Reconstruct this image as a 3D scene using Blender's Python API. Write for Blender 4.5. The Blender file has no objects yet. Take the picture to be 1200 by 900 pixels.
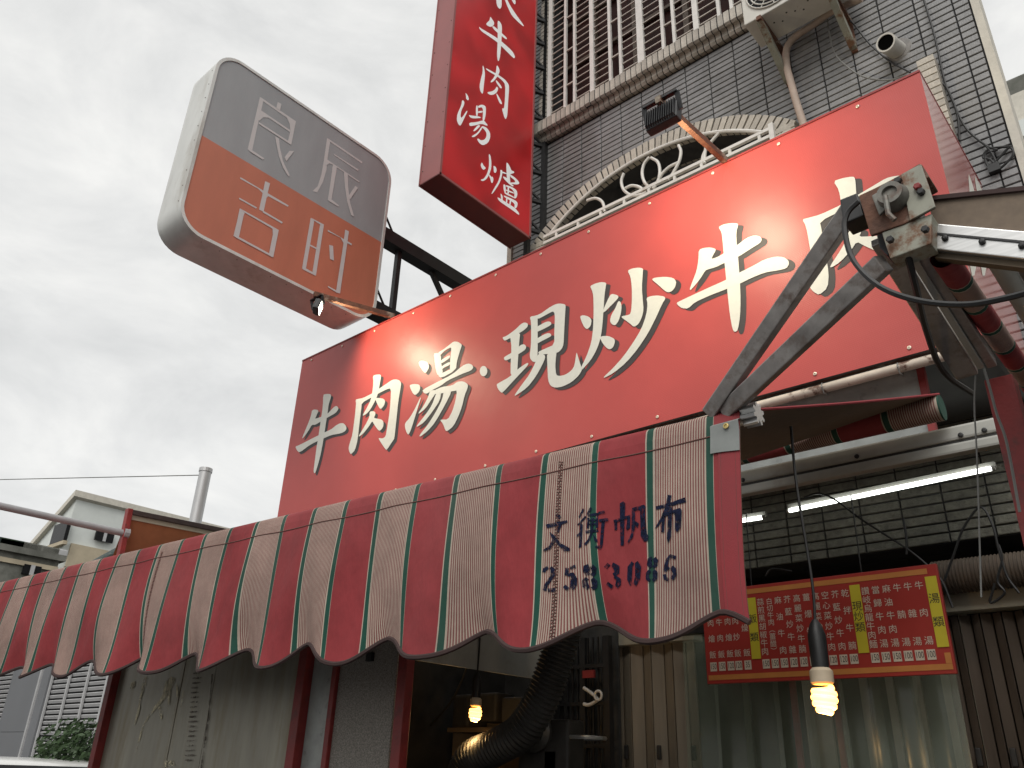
import bpy, bmesh, math, random
from mathutils import Vector, Matrix
random.seed(7)
scn = bpy.context.scene
COL = scn.collection
R = math.radians

# ------------------------------------------------------------------ camera
CAM = Vector((0, 0, 1.6))
FPX, PITCH, ROLL, YAW = 955.0, R(25.45), R(2.085), R(42.27)
_F = Vector((-math.cos(PITCH)*math.sin(YAW), math.cos(PITCH)*math.cos(YAW), math.sin(PITCH)))
_R = Vector((math.cos(YAW), math.sin(YAW), 0)); _U = _R.cross(_F)
CR = math.cos(ROLL)*_R + math.sin(ROLL)*_U
CU = -math.sin(ROLL)*_R + math.cos(ROLL)*_U
cam_d = bpy.data.cameras.new('camera'); cam = bpy.data.objects.new('camera', cam_d); COL.objects.link(cam)
m = Matrix.Identity(4)
for i in range(3):
    m[i][0] = CR[i]; m[i][1] = CU[i]; m[i][2] = -_F[i]; m[i][3] = CAM[i]
cam.matrix_world = m
cam_d.lens = FPX/1200*36; cam_d.sensor_width = 36; cam_d.clip_start = .05; cam_d.clip_end = 2000
scn.camera = cam
scn.view_settings.view_transform = 'Standard'; scn.view_settings.look = 'None'
scn.view_settings.exposure = 0.78; scn.view_settings.gamma = 1
scn.view_settings.use_curve_mapping = False

# ------------------------------------------------------------------ world: overcast sky
SUN_EL, SUN_AZ = R(46), R(152)          # azimuth from +Y, clockwise towards +X: behind the camera
w = bpy.data.worlds.new('World'); scn.world = w; w.use_nodes = True
nt = w.node_tree; nt.nodes.clear()
def N(t, **k):
    n = nt.nodes.new(t)
    for a, b in k.items(): setattr(n, a, b)
    return n
out = N('ShaderNodeOutputWorld'); bg = N('ShaderNodeBackground'); bg.inputs[1].default_value = 0.1
sky = N('ShaderNodeTexSky', sky_type='NISHITA', sun_disc=False, sun_elevation=SUN_EL, sun_rotation=SUN_AZ)
sky.air_density = 1.0; sky.dust_density = 3.0
tc = N('ShaderNodeTexCoord'); mp = N('ShaderNodeMapping'); mp.inputs['Scale'].default_value = (1, 1, 2.0); mp.inputs['Location'].default_value = (3.7, 1.9, .6)
n1 = N('ShaderNodeTexNoise'); n1.inputs['Scale'].default_value = 4.2; n1.inputs['Detail'].default_value = 9; n1.inputs['Roughness'].default_value = .6; n1.inputs['Distortion'].default_value = .35
cr = N('ShaderNodeValToRGB')
cr.color_ramp.elements[0].position = .33; cr.color_ramp.elements[0].color = (4.2, 4.22, 4.16, 1)
cr.color_ramp.elements[1].position = .68; cr.color_ramp.elements[1].color = (5.7, 5.66, 5.48, 1)
e_ = cr.color_ramp.elements.new(.5); e_.color = (4.9, 4.9, 4.8, 1)
mx = N('ShaderNodeMix', data_type='RGBA'); mx.inputs[0].default_value = .94
nt.links.new(tc.outputs['Generated'], mp.inputs[0]); nt.links.new(mp.outputs[0], n1.inputs[0])
nt.links.new(n1.outputs[0], cr.inputs[0])
nt.links.new(sky.outputs[0], mx.inputs[6]); nt.links.new(cr.outputs[0], mx.inputs[7])
nt.links.new(mx.outputs[2], bg.inputs[0]); nt.links.new(bg.outputs[0], out.inputs[0])
sun_d = bpy.data.lights.new('sun', 'SUN'); sun_d.energy = 1.1; sun_d.angle = R(40); sun_d.color = (1, .975, .94)
sun = bpy.data.objects.new('sun', sun_d); COL.objects.link(sun)
sd = Vector((math.sin(SUN_AZ)*math.cos(SUN_EL), math.cos(SUN_AZ)*math.cos(SUN_EL), math.sin(SUN_EL)))
sun.rotation_euler = sd.to_track_quat('Z', 'Y').to_euler(); sun.location = (4, -6, 14)

# ------------------------------------------------------------------ pixel rays (photo 1200x900) onto planes of the place
def ray(x, y): return (x-600)/FPX*CR - (y-450)/FPX*CU + _F
def PY(x, y, Y): d = ray(x, y); return CAM + d*(Y/d.y)
def PX(x, y, X): d = ray(x, y); return CAM + d*(X/d.x)
def PZ(x, y, Z): d = ray(x, y); return CAM + d*((Z-CAM.z)/d.z)
def proj(q):
    d = Vector(q)-CAM; f = d.dot(_F); return (600+FPX*d.dot(CR)/f, 450-FPX*d.dot(CU)/f, f)

# ------------------------------------------------------------------ object helpers
WL = {}
def wloc(o): return WL.get(o.name, Vector((0, 0, 0))) if o else Vector((0, 0, 0))
def tag(o, label=None, cat=None, group=None, kind=None):
    if label: o['label'] = label
    if cat: o['category'] = cat
    if group: o['group'] = group
    if kind: o['kind'] = kind
    return o
def thing(name, label, cat, loc=(0, 0, 0), group=None):
    o = bpy.data.objects.new(name, None); COL.objects.link(o); o.location = loc; o.empty_display_size = .1
    WL[o.name] = Vector(loc)
    return tag(o, label, cat, group)
class MB:
    def __init__(s): s.v = []; s.f = []; s.uv = None
    def add(s, vs, fs):
        b = len(s.v); s.v += [Vector(p) for p in vs]; s.f += [[b+i for i in f] for f in fs]; return s
    def box(s, c, d, rot=None):
        c = Vector(c); hx, hy, hz = d[0]/2, d[1]/2, d[2]/2
        vs = [Vector((x, y, z)) for x in (-hx, hx) for y in (-hy, hy) for z in (-hz, hz)]
        if rot is not None: vs = [rot @ p for p in vs]
        return s.add([p+c for p in vs], [(0, 1, 3, 2), (4, 6, 7, 5), (0, 4, 5, 1), (2, 3, 7, 6), (0, 2, 6, 4), (1, 5, 7, 3)])
    def box2(s, a, b):
        a = Vector(a); b = Vector(b)
        return s.box((a+b)/2, (abs(a.x-b.x), abs(a.y-b.y), abs(a.z-b.z)))
    def bar(s, p, q, wd, h, up=(0, 0, 1)):
        p = Vector(p); q = Vector(q); d = (q-p).normalized(); up = Vector(up)
        r = d.cross(up)
        if r.length < 1e-4: r = d.cross(Vector((1, 0, 0)))
        r.normalize(); u = r.cross(d)
        vs = [e + r*(i*wd/2) + u*(j*h/2) for e in (p, q) for i, j in ((-1, -1), (1, -1), (1, 1), (-1, 1))]
        return s.add(vs, [(3, 2, 1, 0), (4, 5, 6, 7), (0, 1, 5, 4), (1, 2, 6, 5), (2, 3, 7, 6), (3, 0, 4, 7)])
    def tube(s, pts, r, n=10, cap=True):
        pts = [Vector(p) for p in pts]; k = len(pts); b = len(s.v)
        rr = r if isinstance(r, (list, tuple)) else [r]*k
        nrm = None
        for i in range(k):
            d = (pts[min(i+1, k-1)]-pts[max(i-1, 0)]).normalized()
            if nrm is None:
                a = Vector((0, 0, 1)) if abs(d.z) < .9 else Vector((1, 0, 0))
                nrm = d.cross(a).normalized()
            else:
                nrm = (nrm - d*nrm.dot(d)).normalized()
            bn = d.cross(nrm)
            for j in range(n):
                t = 2*math.pi*j/n
                s.v.append(pts[i] + (nrm*math.cos(t)+bn*math.sin(t))*rr[i])
        for i in range(k-1):
            for j in range(n):
                s.f.append([b+i*n+j, b+i*n+(j+1) % n, b+(i+1)*n+(j+1) % n, b+(i+1)*n+j])
        if cap:
            s.f.append([b+j for j in range(n)][::-1]); s.f.append([b+(k-1)*n+j for j in range(n)])
        return s
    def prism(s, poly, off):
        off = Vector(off); n = len(poly); a = [Vector(p) for p in poly]
        return s.add(a+[p+off for p in a], [list(range(n))[::-1], [n+i for i in range(n)]] + [[i, (i+1) % n, n+(i+1) % n, n+i] for i in range(n)])
    def lathe(s, o, axis, prof, n=16):
        o = Vector(o); ax = Vector(axis).normalized()
        a = Vector((0, 0, 1)) if abs(ax.z) < .9 else Vector((1, 0, 0))
        e1 = ax.cross(a).normalized(); e2 = ax.cross(e1); b = len(s.v)
        for (h, r) in prof:
            for j in range(n):
                t = 2*math.pi*j/n; s.v.append(o+ax*h+(e1*math.cos(t)+e2*math.sin(t))*r)
        for i in range(len(prof)-1):
            for j in range(n):
                s.f.append([b+i*n+j, b+i*n+(j+1) % n, b+(i+1)*n+(j+1) % n, b+(i+1)*n+j])
        s.f.append([b+j for j in range(n)][::-1]); s.f.append([b+(len(prof)-1)*n+j for j in range(n)])
        return s
    def build(s, name, mat, parent=None, smooth=False, bevel=0, fix=True, org=None):
        o0 = wloc(parent) if parent else (Vector(org) if org is not None else Vector((0, 0, 0)))
        me = bpy.data.meshes.new(name); me.from_pydata([tuple(p-o0) for p in s.v], [], s.f)
        if s.uv is not None:
            a = me.attributes.new('su', 'FLOAT', 'POINT'); a.data.foreach_set('value', s.uv)
        if fix or bevel:
            bm = bmesh.new(); bm.from_mesh(me)
            if fix: bmesh.ops.recalc_face_normals(bm, faces=bm.faces)
            if bevel:
                es = [e for e in bm.edges if len(e.link_faces) == 2 and e.calc_face_angle(0) > .6]
                bmesh.ops.bevel(bm, geom=es, offset=bevel, segments=2, affect='EDGES', profile=.6, clamp_overlap=True)
            bm.to_mesh(me); bm.free()
        if smooth:
            me.polygons.foreach_set('use_smooth', [True]*len(me.polygons))
            try: me.set_sharp_from_angle(angle=R(40))
            except Exception: pass
        me.materials.append(M[mat] if isinstance(mat, str) else mat)
        o = bpy.data.objects.new(name, me); COL.objects.link(o)
        if parent: o.parent = parent; WL[o.name] = wloc(parent)
        else: o.location = o0; WL[o.name] = o0
        return o
def spline(pts, n=8):
    pts = [Vector(p) for p in pts]; P = [pts[0]*2-pts[1]]+pts+[pts[-1]*2-pts[-2]]; o = []
    for i in range(1, len(P)-2):
        for k in range(n):
            t = k/n
            o.append(.5*((2*P[i])+(-P[i-1]+P[i+1])*t+(2*P[i-1]-5*P[i]+4*P[i+1]-P[i+2])*t*t+(-P[i-1]+3*P[i]-3*P[i+1]+P[i+2])*t**3))
    o.append(pts[-1]); return o
def wiggle(pts, n=8): return spline(pts, n)

# ------------------------------------------------------------------ materials
M = {}
def mat(name, col, rough=.6, metal=0, var=.15, scale=8, bump=0, bscale=60, col2=None, f2=(.55, .7), s2=3, objrand=0, spec=.5, stretch=None, coat=0, pos=False, emit=None, estr=0, trans=0, alpha=1):
    mt = bpy.data.materials.new(name); mt.use_nodes = True; t = mt.node_tree; ns = t.nodes; L = t.links
    b = ns['Principled BSDF']; b.inputs['Roughness'].default_value = rough; b.inputs['Metallic'].default_value = metal
    b.inputs['Specular IOR Level'].default_value = spec
    if coat: b.inputs['Coat Weight'].default_value = coat; b.inputs['Coat Roughness'].default_value = .15
    if trans: b.inputs['Transmission Weight'].default_value = trans
    if alpha < 1: b.inputs['Alpha'].default_value = alpha
    tcn = ns.new('ShaderNodeTexCoord'); src = tcn.outputs['Object']
    if pos: src = ns.new('ShaderNodeNewGeometry').outputs['Position']
    if stretch:
        mpn = ns.new('ShaderNodeMapping'); mpn.inputs['Scale'].default_value = stretch; L.new(src, mpn.inputs[0]); src = mpn.outputs[0]
    no = ns.new('ShaderNodeTexNoise'); no.inputs['Scale'].default_value = scale; no.inputs['Detail'].default_value = 7; no.inputs['Roughness'].default_value = .62
    L.new(src, no.inputs[0])
    ramp = ns.new('ShaderNodeValToRGB'); c = Vector(col)
    ramp.color_ramp.elements[0].position = .3; ramp.color_ramp.elements[1].position = .7
    ramp.color_ramp.elements[0].color = (*(c*(1-var)), 1); ramp.color_ramp.elements[1].color = (*[min(1, x) for x in c*(1+var)], 1)
    L.new(no.outputs[0], ramp.inputs[0]); cur = ramp.outputs[0]
    if col2 is not None:
        n2 = ns.new('ShaderNodeTexNoise'); n2.inputs['Scale'].default_value = s2; n2.inputs['Detail'].default_value = 9; n2.inputs['Roughness'].default_value = .68
        L.new(src, n2.inputs[0])
        mr = ns.new('ShaderNodeMapRange'); mr.inputs[1].default_value = f2[0]; mr.inputs[2].default_value = f2[1]; L.new(n2.outputs[0], mr.inputs[0])
        mi = ns.new('ShaderNodeMix'); mi.data_type = 'RGBA'; L.new(mr.outputs[0], mi.inputs[0]); L.new(cur, mi.inputs[6]); mi.inputs[7].default_value = (*col2, 1); cur = mi.outputs[2]
    if objrand:
        oi = ns.new('ShaderNodeObjectInfo'); mr = ns.new('ShaderNodeMapRange'); mr.inputs[3].default_value = 1-objrand; mr.inputs[4].default_value = 1+objrand
        L.new(oi.outputs['Random'], mr.inputs[0]); hv = ns.new('ShaderNodeHueSaturation'); L.new(mr.outputs[0], hv.inputs['Value']); L.new(cur, hv.inputs['Color']); cur = hv.outputs[0]
    L.new(cur, b.inputs['Base Color'])
    rr = ns.new('ShaderNodeMapRange'); rr.inputs[3].default_value = max(.03, rough-.1); rr.inputs[4].default_value = min(1, rough+.1); L.new(no.outputs[0], rr.inputs[0]); L.new(rr.outputs[0], b.inputs['Roughness'])
    if bump:
        n3 = ns.new('ShaderNodeTexNoise'); n3.inputs['Scale'].default_value = bscale; n3.inputs['Detail'].default_value = 5; L.new(src, n3.inputs[0])
        bp = ns.new('ShaderNodeBump'); bp.inputs['Strength'].default_value = bump; bp.inputs['Distance'].default_value = .01; L.new(n3.outputs[0], bp.inputs['Height']); L.new(bp.outputs[0], b.inputs['Normal'])
    if emit: b.inputs['Emission Color'].default_value = (*emit, 1); b.inputs['Emission Strength'].default_value = estr
    M[name] = mt; return mt
mat('asphalt', (.05, .05, .052), .9, var=.3, scale=20, bump=.5, bscale=150)
mat('pavement', (.22, .21, .2), .85, var=.2, bump=.3)
mat('grout', (.035, .035, .036), .9, var=.3)
mat('tile', (.205, .205, .205), .45, var=.16, scale=14, bump=.25, bscale=90, objrand=.15, pos=True, stretch=(1, 1, .45), col2=(.11, .105, .095), f2=(.5, .78), s2=1.6)
mat('rough_shaded_tile', (.125, .122, .10), .8, var=.35, scale=18, bump=.9, bscale=45, objrand=.15, pos=True)  # split-face tile; shade under the canopy put into a darker base colour
mat('tile_mass', (.205, .205, .205), .45, var=.2, scale=6, bump=.25, bscale=90, pos=True, stretch=(1, 1, .45), col2=(.11, .105, .095), f2=(.5, .78), s2=1.6)
mat('beige_brick', (.40, .365, .31), .55, var=.2, scale=20, bump=.35, bscale=80, objrand=.14)
mat('cream_stucco', (.55, .52, .45), .8, var=.12, bump=.2)
mat('grille_bar', (.44, .39, .34), .5, var=.15, col2=(.2, .13, .09), f2=(.6, .75))
mat('white_iron', (.66, .64, .6), .45, var=.1, col2=(.32, .22, .15), f2=(.62, .75))
mat('dark_glass', (.010, .010, .011), .3, var=.3, spec=.12)
mat('window_red_reflection', (.030, .012, .010), .35, var=.5, scale=3, spec=.1)  # dark red reflection put into the glass colour
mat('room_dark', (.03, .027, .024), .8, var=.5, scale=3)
mat('white_ac', (.62, .60, .54), .5, var=.08, col2=(.28, .13, .06), f2=(.62, .72), s2=5)
mat('rust_steel', (.13, .058, .034), .75, .1, var=.45, scale=14, bump=.4, col2=(.36, .32, .25), f2=(.54, .66), s2=6)
mat('pale_green_steel', (.28, .28, .225), .6, var=.2, col2=(.16, .075, .035), f2=(.5, .62), s2=11)
mat('hose', (.42, .33, .27), .7, var=.15, bump=.3)
mat('pvc', (.6, .58, .53), .4, var=.12)
mat('rust_pipe', (.50, .44, .37), .6, .1, var=.2, scale=5, col2=(.10, .05, .035), f2=(.54, .62), s2=9)
mat('cable', (.012, .012, .012), .5, var=.2)
mat('cable_grey', (.16, .16, .15), .5, var=.2)
mat('print_white', (.63, .635, .565), .45, var=.04, scale=30, bump=.08, bscale=260)
mat('print_shadow', (.055, .05, .05), .5, spec=.25, var=.06, bump=.08, bscale=260)
mat('steel_dark', (.30, .28, .265), .38, .35, var=.3, scale=10, col2=(.16, .12, .1), f2=(.5, .68), s2=12)
mat('black_steel', (.014, .014, .014), .5, .0, var=.4, col2=(.06, .05, .045), f2=(.6, .75))
mat('alu', (.58, .58, .57), .36, .85, var=.1, scale=6, stretch=(1, 30, 30))
mat('old_alu', (.17, .165, .145), .55, .3, var=.4, scale=20, col2=(.10, .05, .03), f2=(.5, .68), s2=14)
mat('hole_shade', (.004, .004, .004), 1, spec=0)
mat('alu_paint', (.36, .36, .33), .5, .1, var=.1, col2=(.25, .22, .17), f2=(.6, .8))
mat('sign_shell', (.60, .60, .57), .36, .15, var=.12, scale=5, stretch=(1, 1, .35), col2=(.36, .33, .28), f2=(.52, .75))
mat('sign_grey', (.29, .295, .30), .45, var=.10, scale=3, stretch=(1, 1, .3))
mat('sign_orange', (.45, .145, .085), .45, var=.11, scale=3, stretch=(1, 1, .3))
mat('sign_letter', (.52, .49, .48), .45, var=.03)
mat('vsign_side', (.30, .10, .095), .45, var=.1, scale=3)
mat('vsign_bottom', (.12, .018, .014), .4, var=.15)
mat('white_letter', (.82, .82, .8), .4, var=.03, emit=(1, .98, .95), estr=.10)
mat('lamp_body', (.012, .012, .013), .45, var=.3)
mat('lamp_glass', (.9, .9, .85), .3, emit=(1, .94, .8), estr=7)
mat('tube_glass', (.9, .9, .9), .4, emit=(.97, 1, .93), estr=3.2)
mat('bulb_glow', (1, .8, .5), .4, emit=(1, .43, .085), estr=3.2)
mat('bulb_base', (.55, .45, .32), .5, var=.1)
mat('menu_red', (.34, .028, .02), .5, var=.08, scale=4)
mat('menu_gold', (.50, .20, .05), .5, var=.1)
mat('menu_yellow', (.55, .47, .03), .5, var=.06)
mat('menu_text', (.58, .51, .42), .6, var=.05)
mat('menu_ink', (.015, .015, .02), .6, var=.1)
mat('stainless', (.31, .29, .235), .42, .3, var=.22, scale=2.2, stretch=(3, 3, .5), col2=(.22, .18, .11), f2=(.48, .72), s2=2.0)
mat('stain', (.80, .73, .52), .7, var=.2)
mat('stain_dark', (.13, .10, .08), .7, var=.2)
mat('red_paint', (.24, .026, .024), .5, var=.25, col2=(.1, .03, .025), f2=(.55, .72), s2=9, bump=.2)
mat('granite', (.27, .245, .215), .7, var=.6, scale=120, bump=.3, bscale=200)
mat('door_beige', (.24, .20, .145), .55, var=.12, scale=3, stretch=(8, 8, .6))
mat('door_brown', (.095, .072, .053), .55, var=.2, scale=3, stretch=(8, 8, .6))
mat('cream_trim', (.36, .33, .25), .6, var=.1)
mat('white_board', (.36, .36, .33), .6, var=.1, col2=(.25, .22, .17), f2=(.55, .75))
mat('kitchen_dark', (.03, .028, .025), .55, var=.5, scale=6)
mat('kitchen_brown', (.10, .07, .04), .6, var=.3, scale=4)
mat('hood_grey', (.09, .09, .085), .4, .4, var=.3)
mat('duct', (.04, .04, .038), .5, .2, var=.3)
mat('curtain', (.30, .36, .27), .18, var=.15, scale=3, stretch=(10, 1, .5), alpha=.38, spec=.7)
mat('plastic_sheet', (.42, .44, .42), .3, var=.2, alpha=.75)
mat('inner_wall', (.13, .14, .11), .7, var=.25, scale=2)
mat('orange_tarp', (.34, .13, .055), .75, var=.2, scale=5, bump=.3, bscale=12)
mat('dark_bar', (.05, .035, .032), .5, var=.3)
mat('fabric_under', (.17, .13, .095), .85, var=.15, scale=30)
mat('grey_cladding', (.17, .175, .185), .5, var=.06, scale=1)
mat('louver', (.42, .42, .42), .5, var=.08)
mat('louver_gap', (.03, .03, .03), .8)
mat('white_cladding', (.62, .65, .62), .7, var=.06, scale=2)
mat('tan_wall', (.42, .36, .26), .8, var=.15, scale=2)
mat('old_concrete', (.16, .16, .14), .85, var=.4, scale=1.2, col2=(.06, .065, .05), f2=(.45, .7), s2=1.5)
mat('steel_pipe', (.34, .345, .35), .5, .1, var=.1)
mat('galv', (.5, .5, .5), .45, .5, var=.1, scale=6, stretch=(1, 1, .3))
mat('green_dark', (.012, .03, .024), .5, var=.3)
mat('leaf', (.030, .062, .018), .6, var=.5, scale=25)
mat('bark', (.09, .06, .04), .9, var=.3)
mat('car_white', (.7, .7, .68), .25, var=.04, coat=.5)
mat('roof_dark', (.08, .08, .08), .8)
mat('stencil_ink', (.010, .013, .032), .9, var=.6, scale=70, spec=.1)
mat('hem', (.042, .022, .02), .85, var=.2)
mat('red_hem', (.235, .022, .028), .7, var=.1, bump=.2, bscale=300)
mat('grey_patch', (.22, .235, .225), .7, var=.15)
mat('brass', (.5, .38, .15), .35, .8)
mat('thread', (.13, .06, .05), .9)
mat('grommet', (.7, .62, .5), .4, .4)

def worn(name, scale, lo, hi, stretch=None):
    t = M[name].node_tree; ns = t.nodes; L = t.links; g = ns.new('ShaderNodeNewGeometry'); src = g.outputs['Position']
    if stretch:
        mpn = ns.new('ShaderNodeMapping'); mpn.inputs['Scale'].default_value = stretch; L.new(src, mpn.inputs[0]); src = mpn.outputs[0]
    n = ns.new('ShaderNodeTexNoise'); n.inputs['Scale'].default_value = scale; n.inputs['Detail'].default_value = 6; n.inputs['Roughness'].default_value = .7; L.new(src, n.inputs[0])
    mr = ns.new('ShaderNodeMapRange'); mr.inputs[1].default_value = lo; mr.inputs[2].default_value = hi; L.new(n.outputs[0], mr.inputs[0]); L.new(mr.outputs[0], ns['Principled BSDF'].inputs['Alpha'])
worn('stencil_ink', 55, .30, .50)
worn('stain', 22, .40, .62, (1, 1, .5))
worn('stain_dark', 26, .42, .66)
def banner_material(name, col, gloss=.34):
    mt = bpy.data.materials.new(name); mt.use_nodes = True; t = mt.node_tree; ns = t.nodes; L = t.links
    b = ns['Principled BSDF']; tcn = ns.new('ShaderNodeTexCoord')
    no = ns.new('ShaderNodeTexNoise'); no.inputs['Scale'].default_value = 1.3; no.inputs['Detail'].default_value = 6; L.new(tcn.outputs['Object'], no.inputs[0])
    rp = ns.new('ShaderNodeValToRGB'); c = Vector(col)
    rp.color_ramp.elements[0].position = .3; rp.color_ramp.elements[1].position = .7; rp.color_ramp.elements[0].color = (*(c*.88), 1); rp.color_ramp.elements[1].color = (*(c*1.08), 1); L.new(no.outputs[0], rp.inputs[0]); L.new(rp.outputs[0], b.inputs['Base Color'])
    b.inputs['Roughness'].default_value = gloss; b.inputs['Specular IOR Level'].default_value = .5
    # vinyl weave: fine crossing threads plus soft slack waves
    mp1 = ns.new('ShaderNodeMapping'); mp1.inputs['Scale'].default_value = (1, 1, 1); mp1.inputs['Rotation'].default_value = (0, R(8), 0)
    L.new(tcn.outputs['Object'], mp1.inputs[0])
    wv = ns.new('ShaderNodeTexWave'); wv.wave_type = 'BANDS'; wv.bands_direction = 'X'; wv.inputs['Scale'].default_value = 28; wv.inputs['Distortion'].default_value = 1.2; wv.inputs['Detail'].default_value = 2; L.new(mp1.outputs[0], wv.inputs[0])
    wz = ns.new('ShaderNodeTexWave'); wz.wave_type = 'BANDS'; wz.bands_direction = 'Z'; wz.inputs['Scale'].default_value = 28; wz.inputs['Distortion'].default_value = 1.2; L.new(mp1.outputs[0], wz.inputs[0])
    ad = ns.new('ShaderNodeMath'); L.new(wv.outputs[1], ad.inputs[0]); L.new(wz.outputs[1], ad.inputs[1])
    bp = ns.new('ShaderNodeBump'); bp.inputs['Strength'].default_value = .10; bp.inputs['Distance'].default_value = .002; L.new(ad.outputs[0], bp.inputs['Height'])
    n2 = ns.new('ShaderNodeTexNoise'); n2.inputs['Scale'].default_value = 2.2; n2.inputs['Detail'].default_value = 2; L.new(tcn.outputs['Object'], n2.inputs[0])
    b2 = ns.new('ShaderNodeBump'); b2.inputs['Strength'].default_value = .4; b2.inputs['Distance'].default_value = .02; L.new(n2.outputs[0], b2.inputs['Height']); L.new(bp.outputs[0], b2.inputs['Normal'])
    L.new(b2.outputs[0], b.inputs['Normal']); M[name] = mt
banner_material('banner_red', (.43, .060, .052), .42)
mat('banner_side_red', (.60, .23, .21), .22, var=.05, scale=2, coat=.7)  # faded side print; sky sheen also put into the paler base colour

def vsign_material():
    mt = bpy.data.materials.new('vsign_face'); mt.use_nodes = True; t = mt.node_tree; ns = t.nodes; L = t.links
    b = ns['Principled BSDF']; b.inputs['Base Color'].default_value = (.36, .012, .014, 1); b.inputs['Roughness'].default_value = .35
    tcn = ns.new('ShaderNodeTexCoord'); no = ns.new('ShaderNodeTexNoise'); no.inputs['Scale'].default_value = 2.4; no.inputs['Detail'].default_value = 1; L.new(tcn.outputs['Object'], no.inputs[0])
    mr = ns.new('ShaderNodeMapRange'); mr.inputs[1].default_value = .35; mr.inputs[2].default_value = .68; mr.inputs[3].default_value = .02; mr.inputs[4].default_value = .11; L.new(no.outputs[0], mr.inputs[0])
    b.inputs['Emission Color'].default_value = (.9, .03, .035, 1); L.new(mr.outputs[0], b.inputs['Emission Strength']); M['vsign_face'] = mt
vsign_material()

PER = .498
def stripe_material():
    """woven awning cloth: colour from the distance along the cloth (attribute su, metres)"""
    mt = bpy.data.materials.new('awning_cloth'); mt.use_nodes = True; t = mt.node_tree; ns = t.nodes; L = t.links
    b = ns['Principled BSDF']; b.inputs['Roughness'].default_value = .78; b.inputs['Specular IOR Level'].default_value = .3
    at = ns.new('ShaderNodeAttribute'); at.attribute_name = 'su'
    dv = ns.new('ShaderNodeMath'); dv.operation = 'DIVIDE'; dv.inputs[1].default_value = PER; L.new(at.outputs['Fac'], dv.inputs[0])
    fr = ns.new('ShaderNodeMath'); fr.operation = 'FRACT'; L.new(dv.outputs[0], fr.inputs[0])
    red, green, cream, pin = (.27, .034, .039, 1), (.010, .068, .046, 1), (.44, .37, .30, 1), (.41, .335, .275, 1)
    rp = ns.new('ShaderNodeValToRGB'); rp.color_ramp.interpolation = 'CONSTANT'; el = rp.color_ramp.elements
    stops = [(0, red), (.428, cream), (.438, green), (.495, cream), (.504, pin), (.928, cream), (.938, green), (.993, cream)]
    el[0].position = 0; el[0].color = red; el[1].position = stops[1][0]; el[1].color = stops[1][1]
    for p, c in stops[2:]: e = el.new(p); e.color = c
    L.new(fr.outputs[0], rp.inputs[0])
    mk = ns.new('ShaderNodeValToRGB'); mk.color_ramp.interpolation = 'CONSTANT'; e = mk.color_ramp.elements
    e[0].color = (0, 0, 0, 1); e[1].position = .505; e[1].color = (1, 1, 1, 1); q = e.new(.926); q.color = (0, 0, 0, 1); L.new(fr.outputs[0], mk.inputs[0])
    p1 = ns.new('ShaderNodeMath'); p1.operation = 'MULTIPLY'; p1.inputs[1].default_value = 1/.0105; L.new(at.outputs['Fac'], p1.inputs[0])
    p2 = ns.new('ShaderNodeMath'); p2.operation = 'FRACT'; L.new(p1.outputs[0], p2.inputs[0])
    p3 = ns.new('ShaderNodeMath'); p3.operation = 'GREATER_THAN'; p3.inputs[1].default_value = .52; L.new(p2.outputs[0], p3.inputs[0])
    p4 = ns.new('ShaderNodeMath'); p4.operation = 'MULTIPLY'; L.new(p3.outputs[0], p4.inputs[0]); L.new(mk.outputs[0], p4.inputs[1])
    m1 = ns.new('ShaderNodeMix'); m1.data_type = 'RGBA'; L.new(p4.outputs[0], m1.inputs[0]); L.new(rp.outputs[0], m1.inputs[6]); m1.inputs[7].default_value = (.19, .062, .055, 1)
    tcn = ns.new('ShaderNodeTexCoord'); no = ns.new('ShaderNodeTexNoise'); no.inputs['Scale'].default_value = 2.2; no.inputs['Detail'].default_value = 9; no.inputs['Roughness'].default_value = .65; L.new(tcn.outputs['Object'], no.inputs[0])
    mr = ns.new('ShaderNodeMapRange'); mr.inputs[1].default_value = .3; mr.inputs[2].default_value = .75; mr.inputs[3].default_value = .62; mr.inputs[4].default_value = 1.14; L.new(no.outputs[0], mr.inputs[0])
    m2 = ns.new('ShaderNodeMix'); m2.data_type = 'RGBA'; m2.blend_type = 'MULTIPLY'; m2.inputs[0].default_value = 1; L.new(m1.outputs[2], m2.inputs[6]); L.new(mr.outputs[0], m2.inputs[7])
    # dust: faded greyish bloom
    n2 = ns.new('ShaderNodeTexNoise'); n2.inputs['Scale'].default_value = .9; n2.inputs['Detail'].default_value = 5; L.new(tcn.outputs['Object'], n2.inputs[0])
    r2 = ns.new('ShaderNodeMapRange'); r2.inputs[1].default_value = .45; r2.inputs[2].default_value = .8; r2.inputs[4].default_value = .15; L.new(n2.outputs[0], r2.inputs[0])
    m3 = ns.new('ShaderNodeMix'); m3.data_type = 'RGBA'; L.new(r2.outputs[0], m3.inputs[0]); L.new(m2.outputs[2], m3.inputs[6]); m3.inputs[7].default_value = (.30, .2, .19, 1)
    L.new(m3.outputs[2], b.inputs['Base Color'])
    n3 = ns.new('ShaderNodeTexNoise'); n3.inputs['Scale'].default_value = 6; n3.inputs['Detail'].default_value = 4; mp3 = ns.new('ShaderNodeMapping'); mp3.inputs['Scale'].default_value = (1, 1, .4); mp3.inputs['Rotation'].default_value = (0, R(14), 0); L.new(tcn.outputs['Object'], mp3.inputs[0]); L.new(mp3.outputs[0], n3.inputs[0])
    bp = ns.new('ShaderNodeBump'); bp.inputs['Strength'].default_value = .85; bp.inputs['Distance'].default_value = .03; L.new(n3.outputs[0], bp.inputs['Height']); L.new(bp.outputs[0], b.inputs['Normal'])
    # thin cloth lets a little light through
    M['awning_cloth'] = mt
stripe_material()

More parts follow.
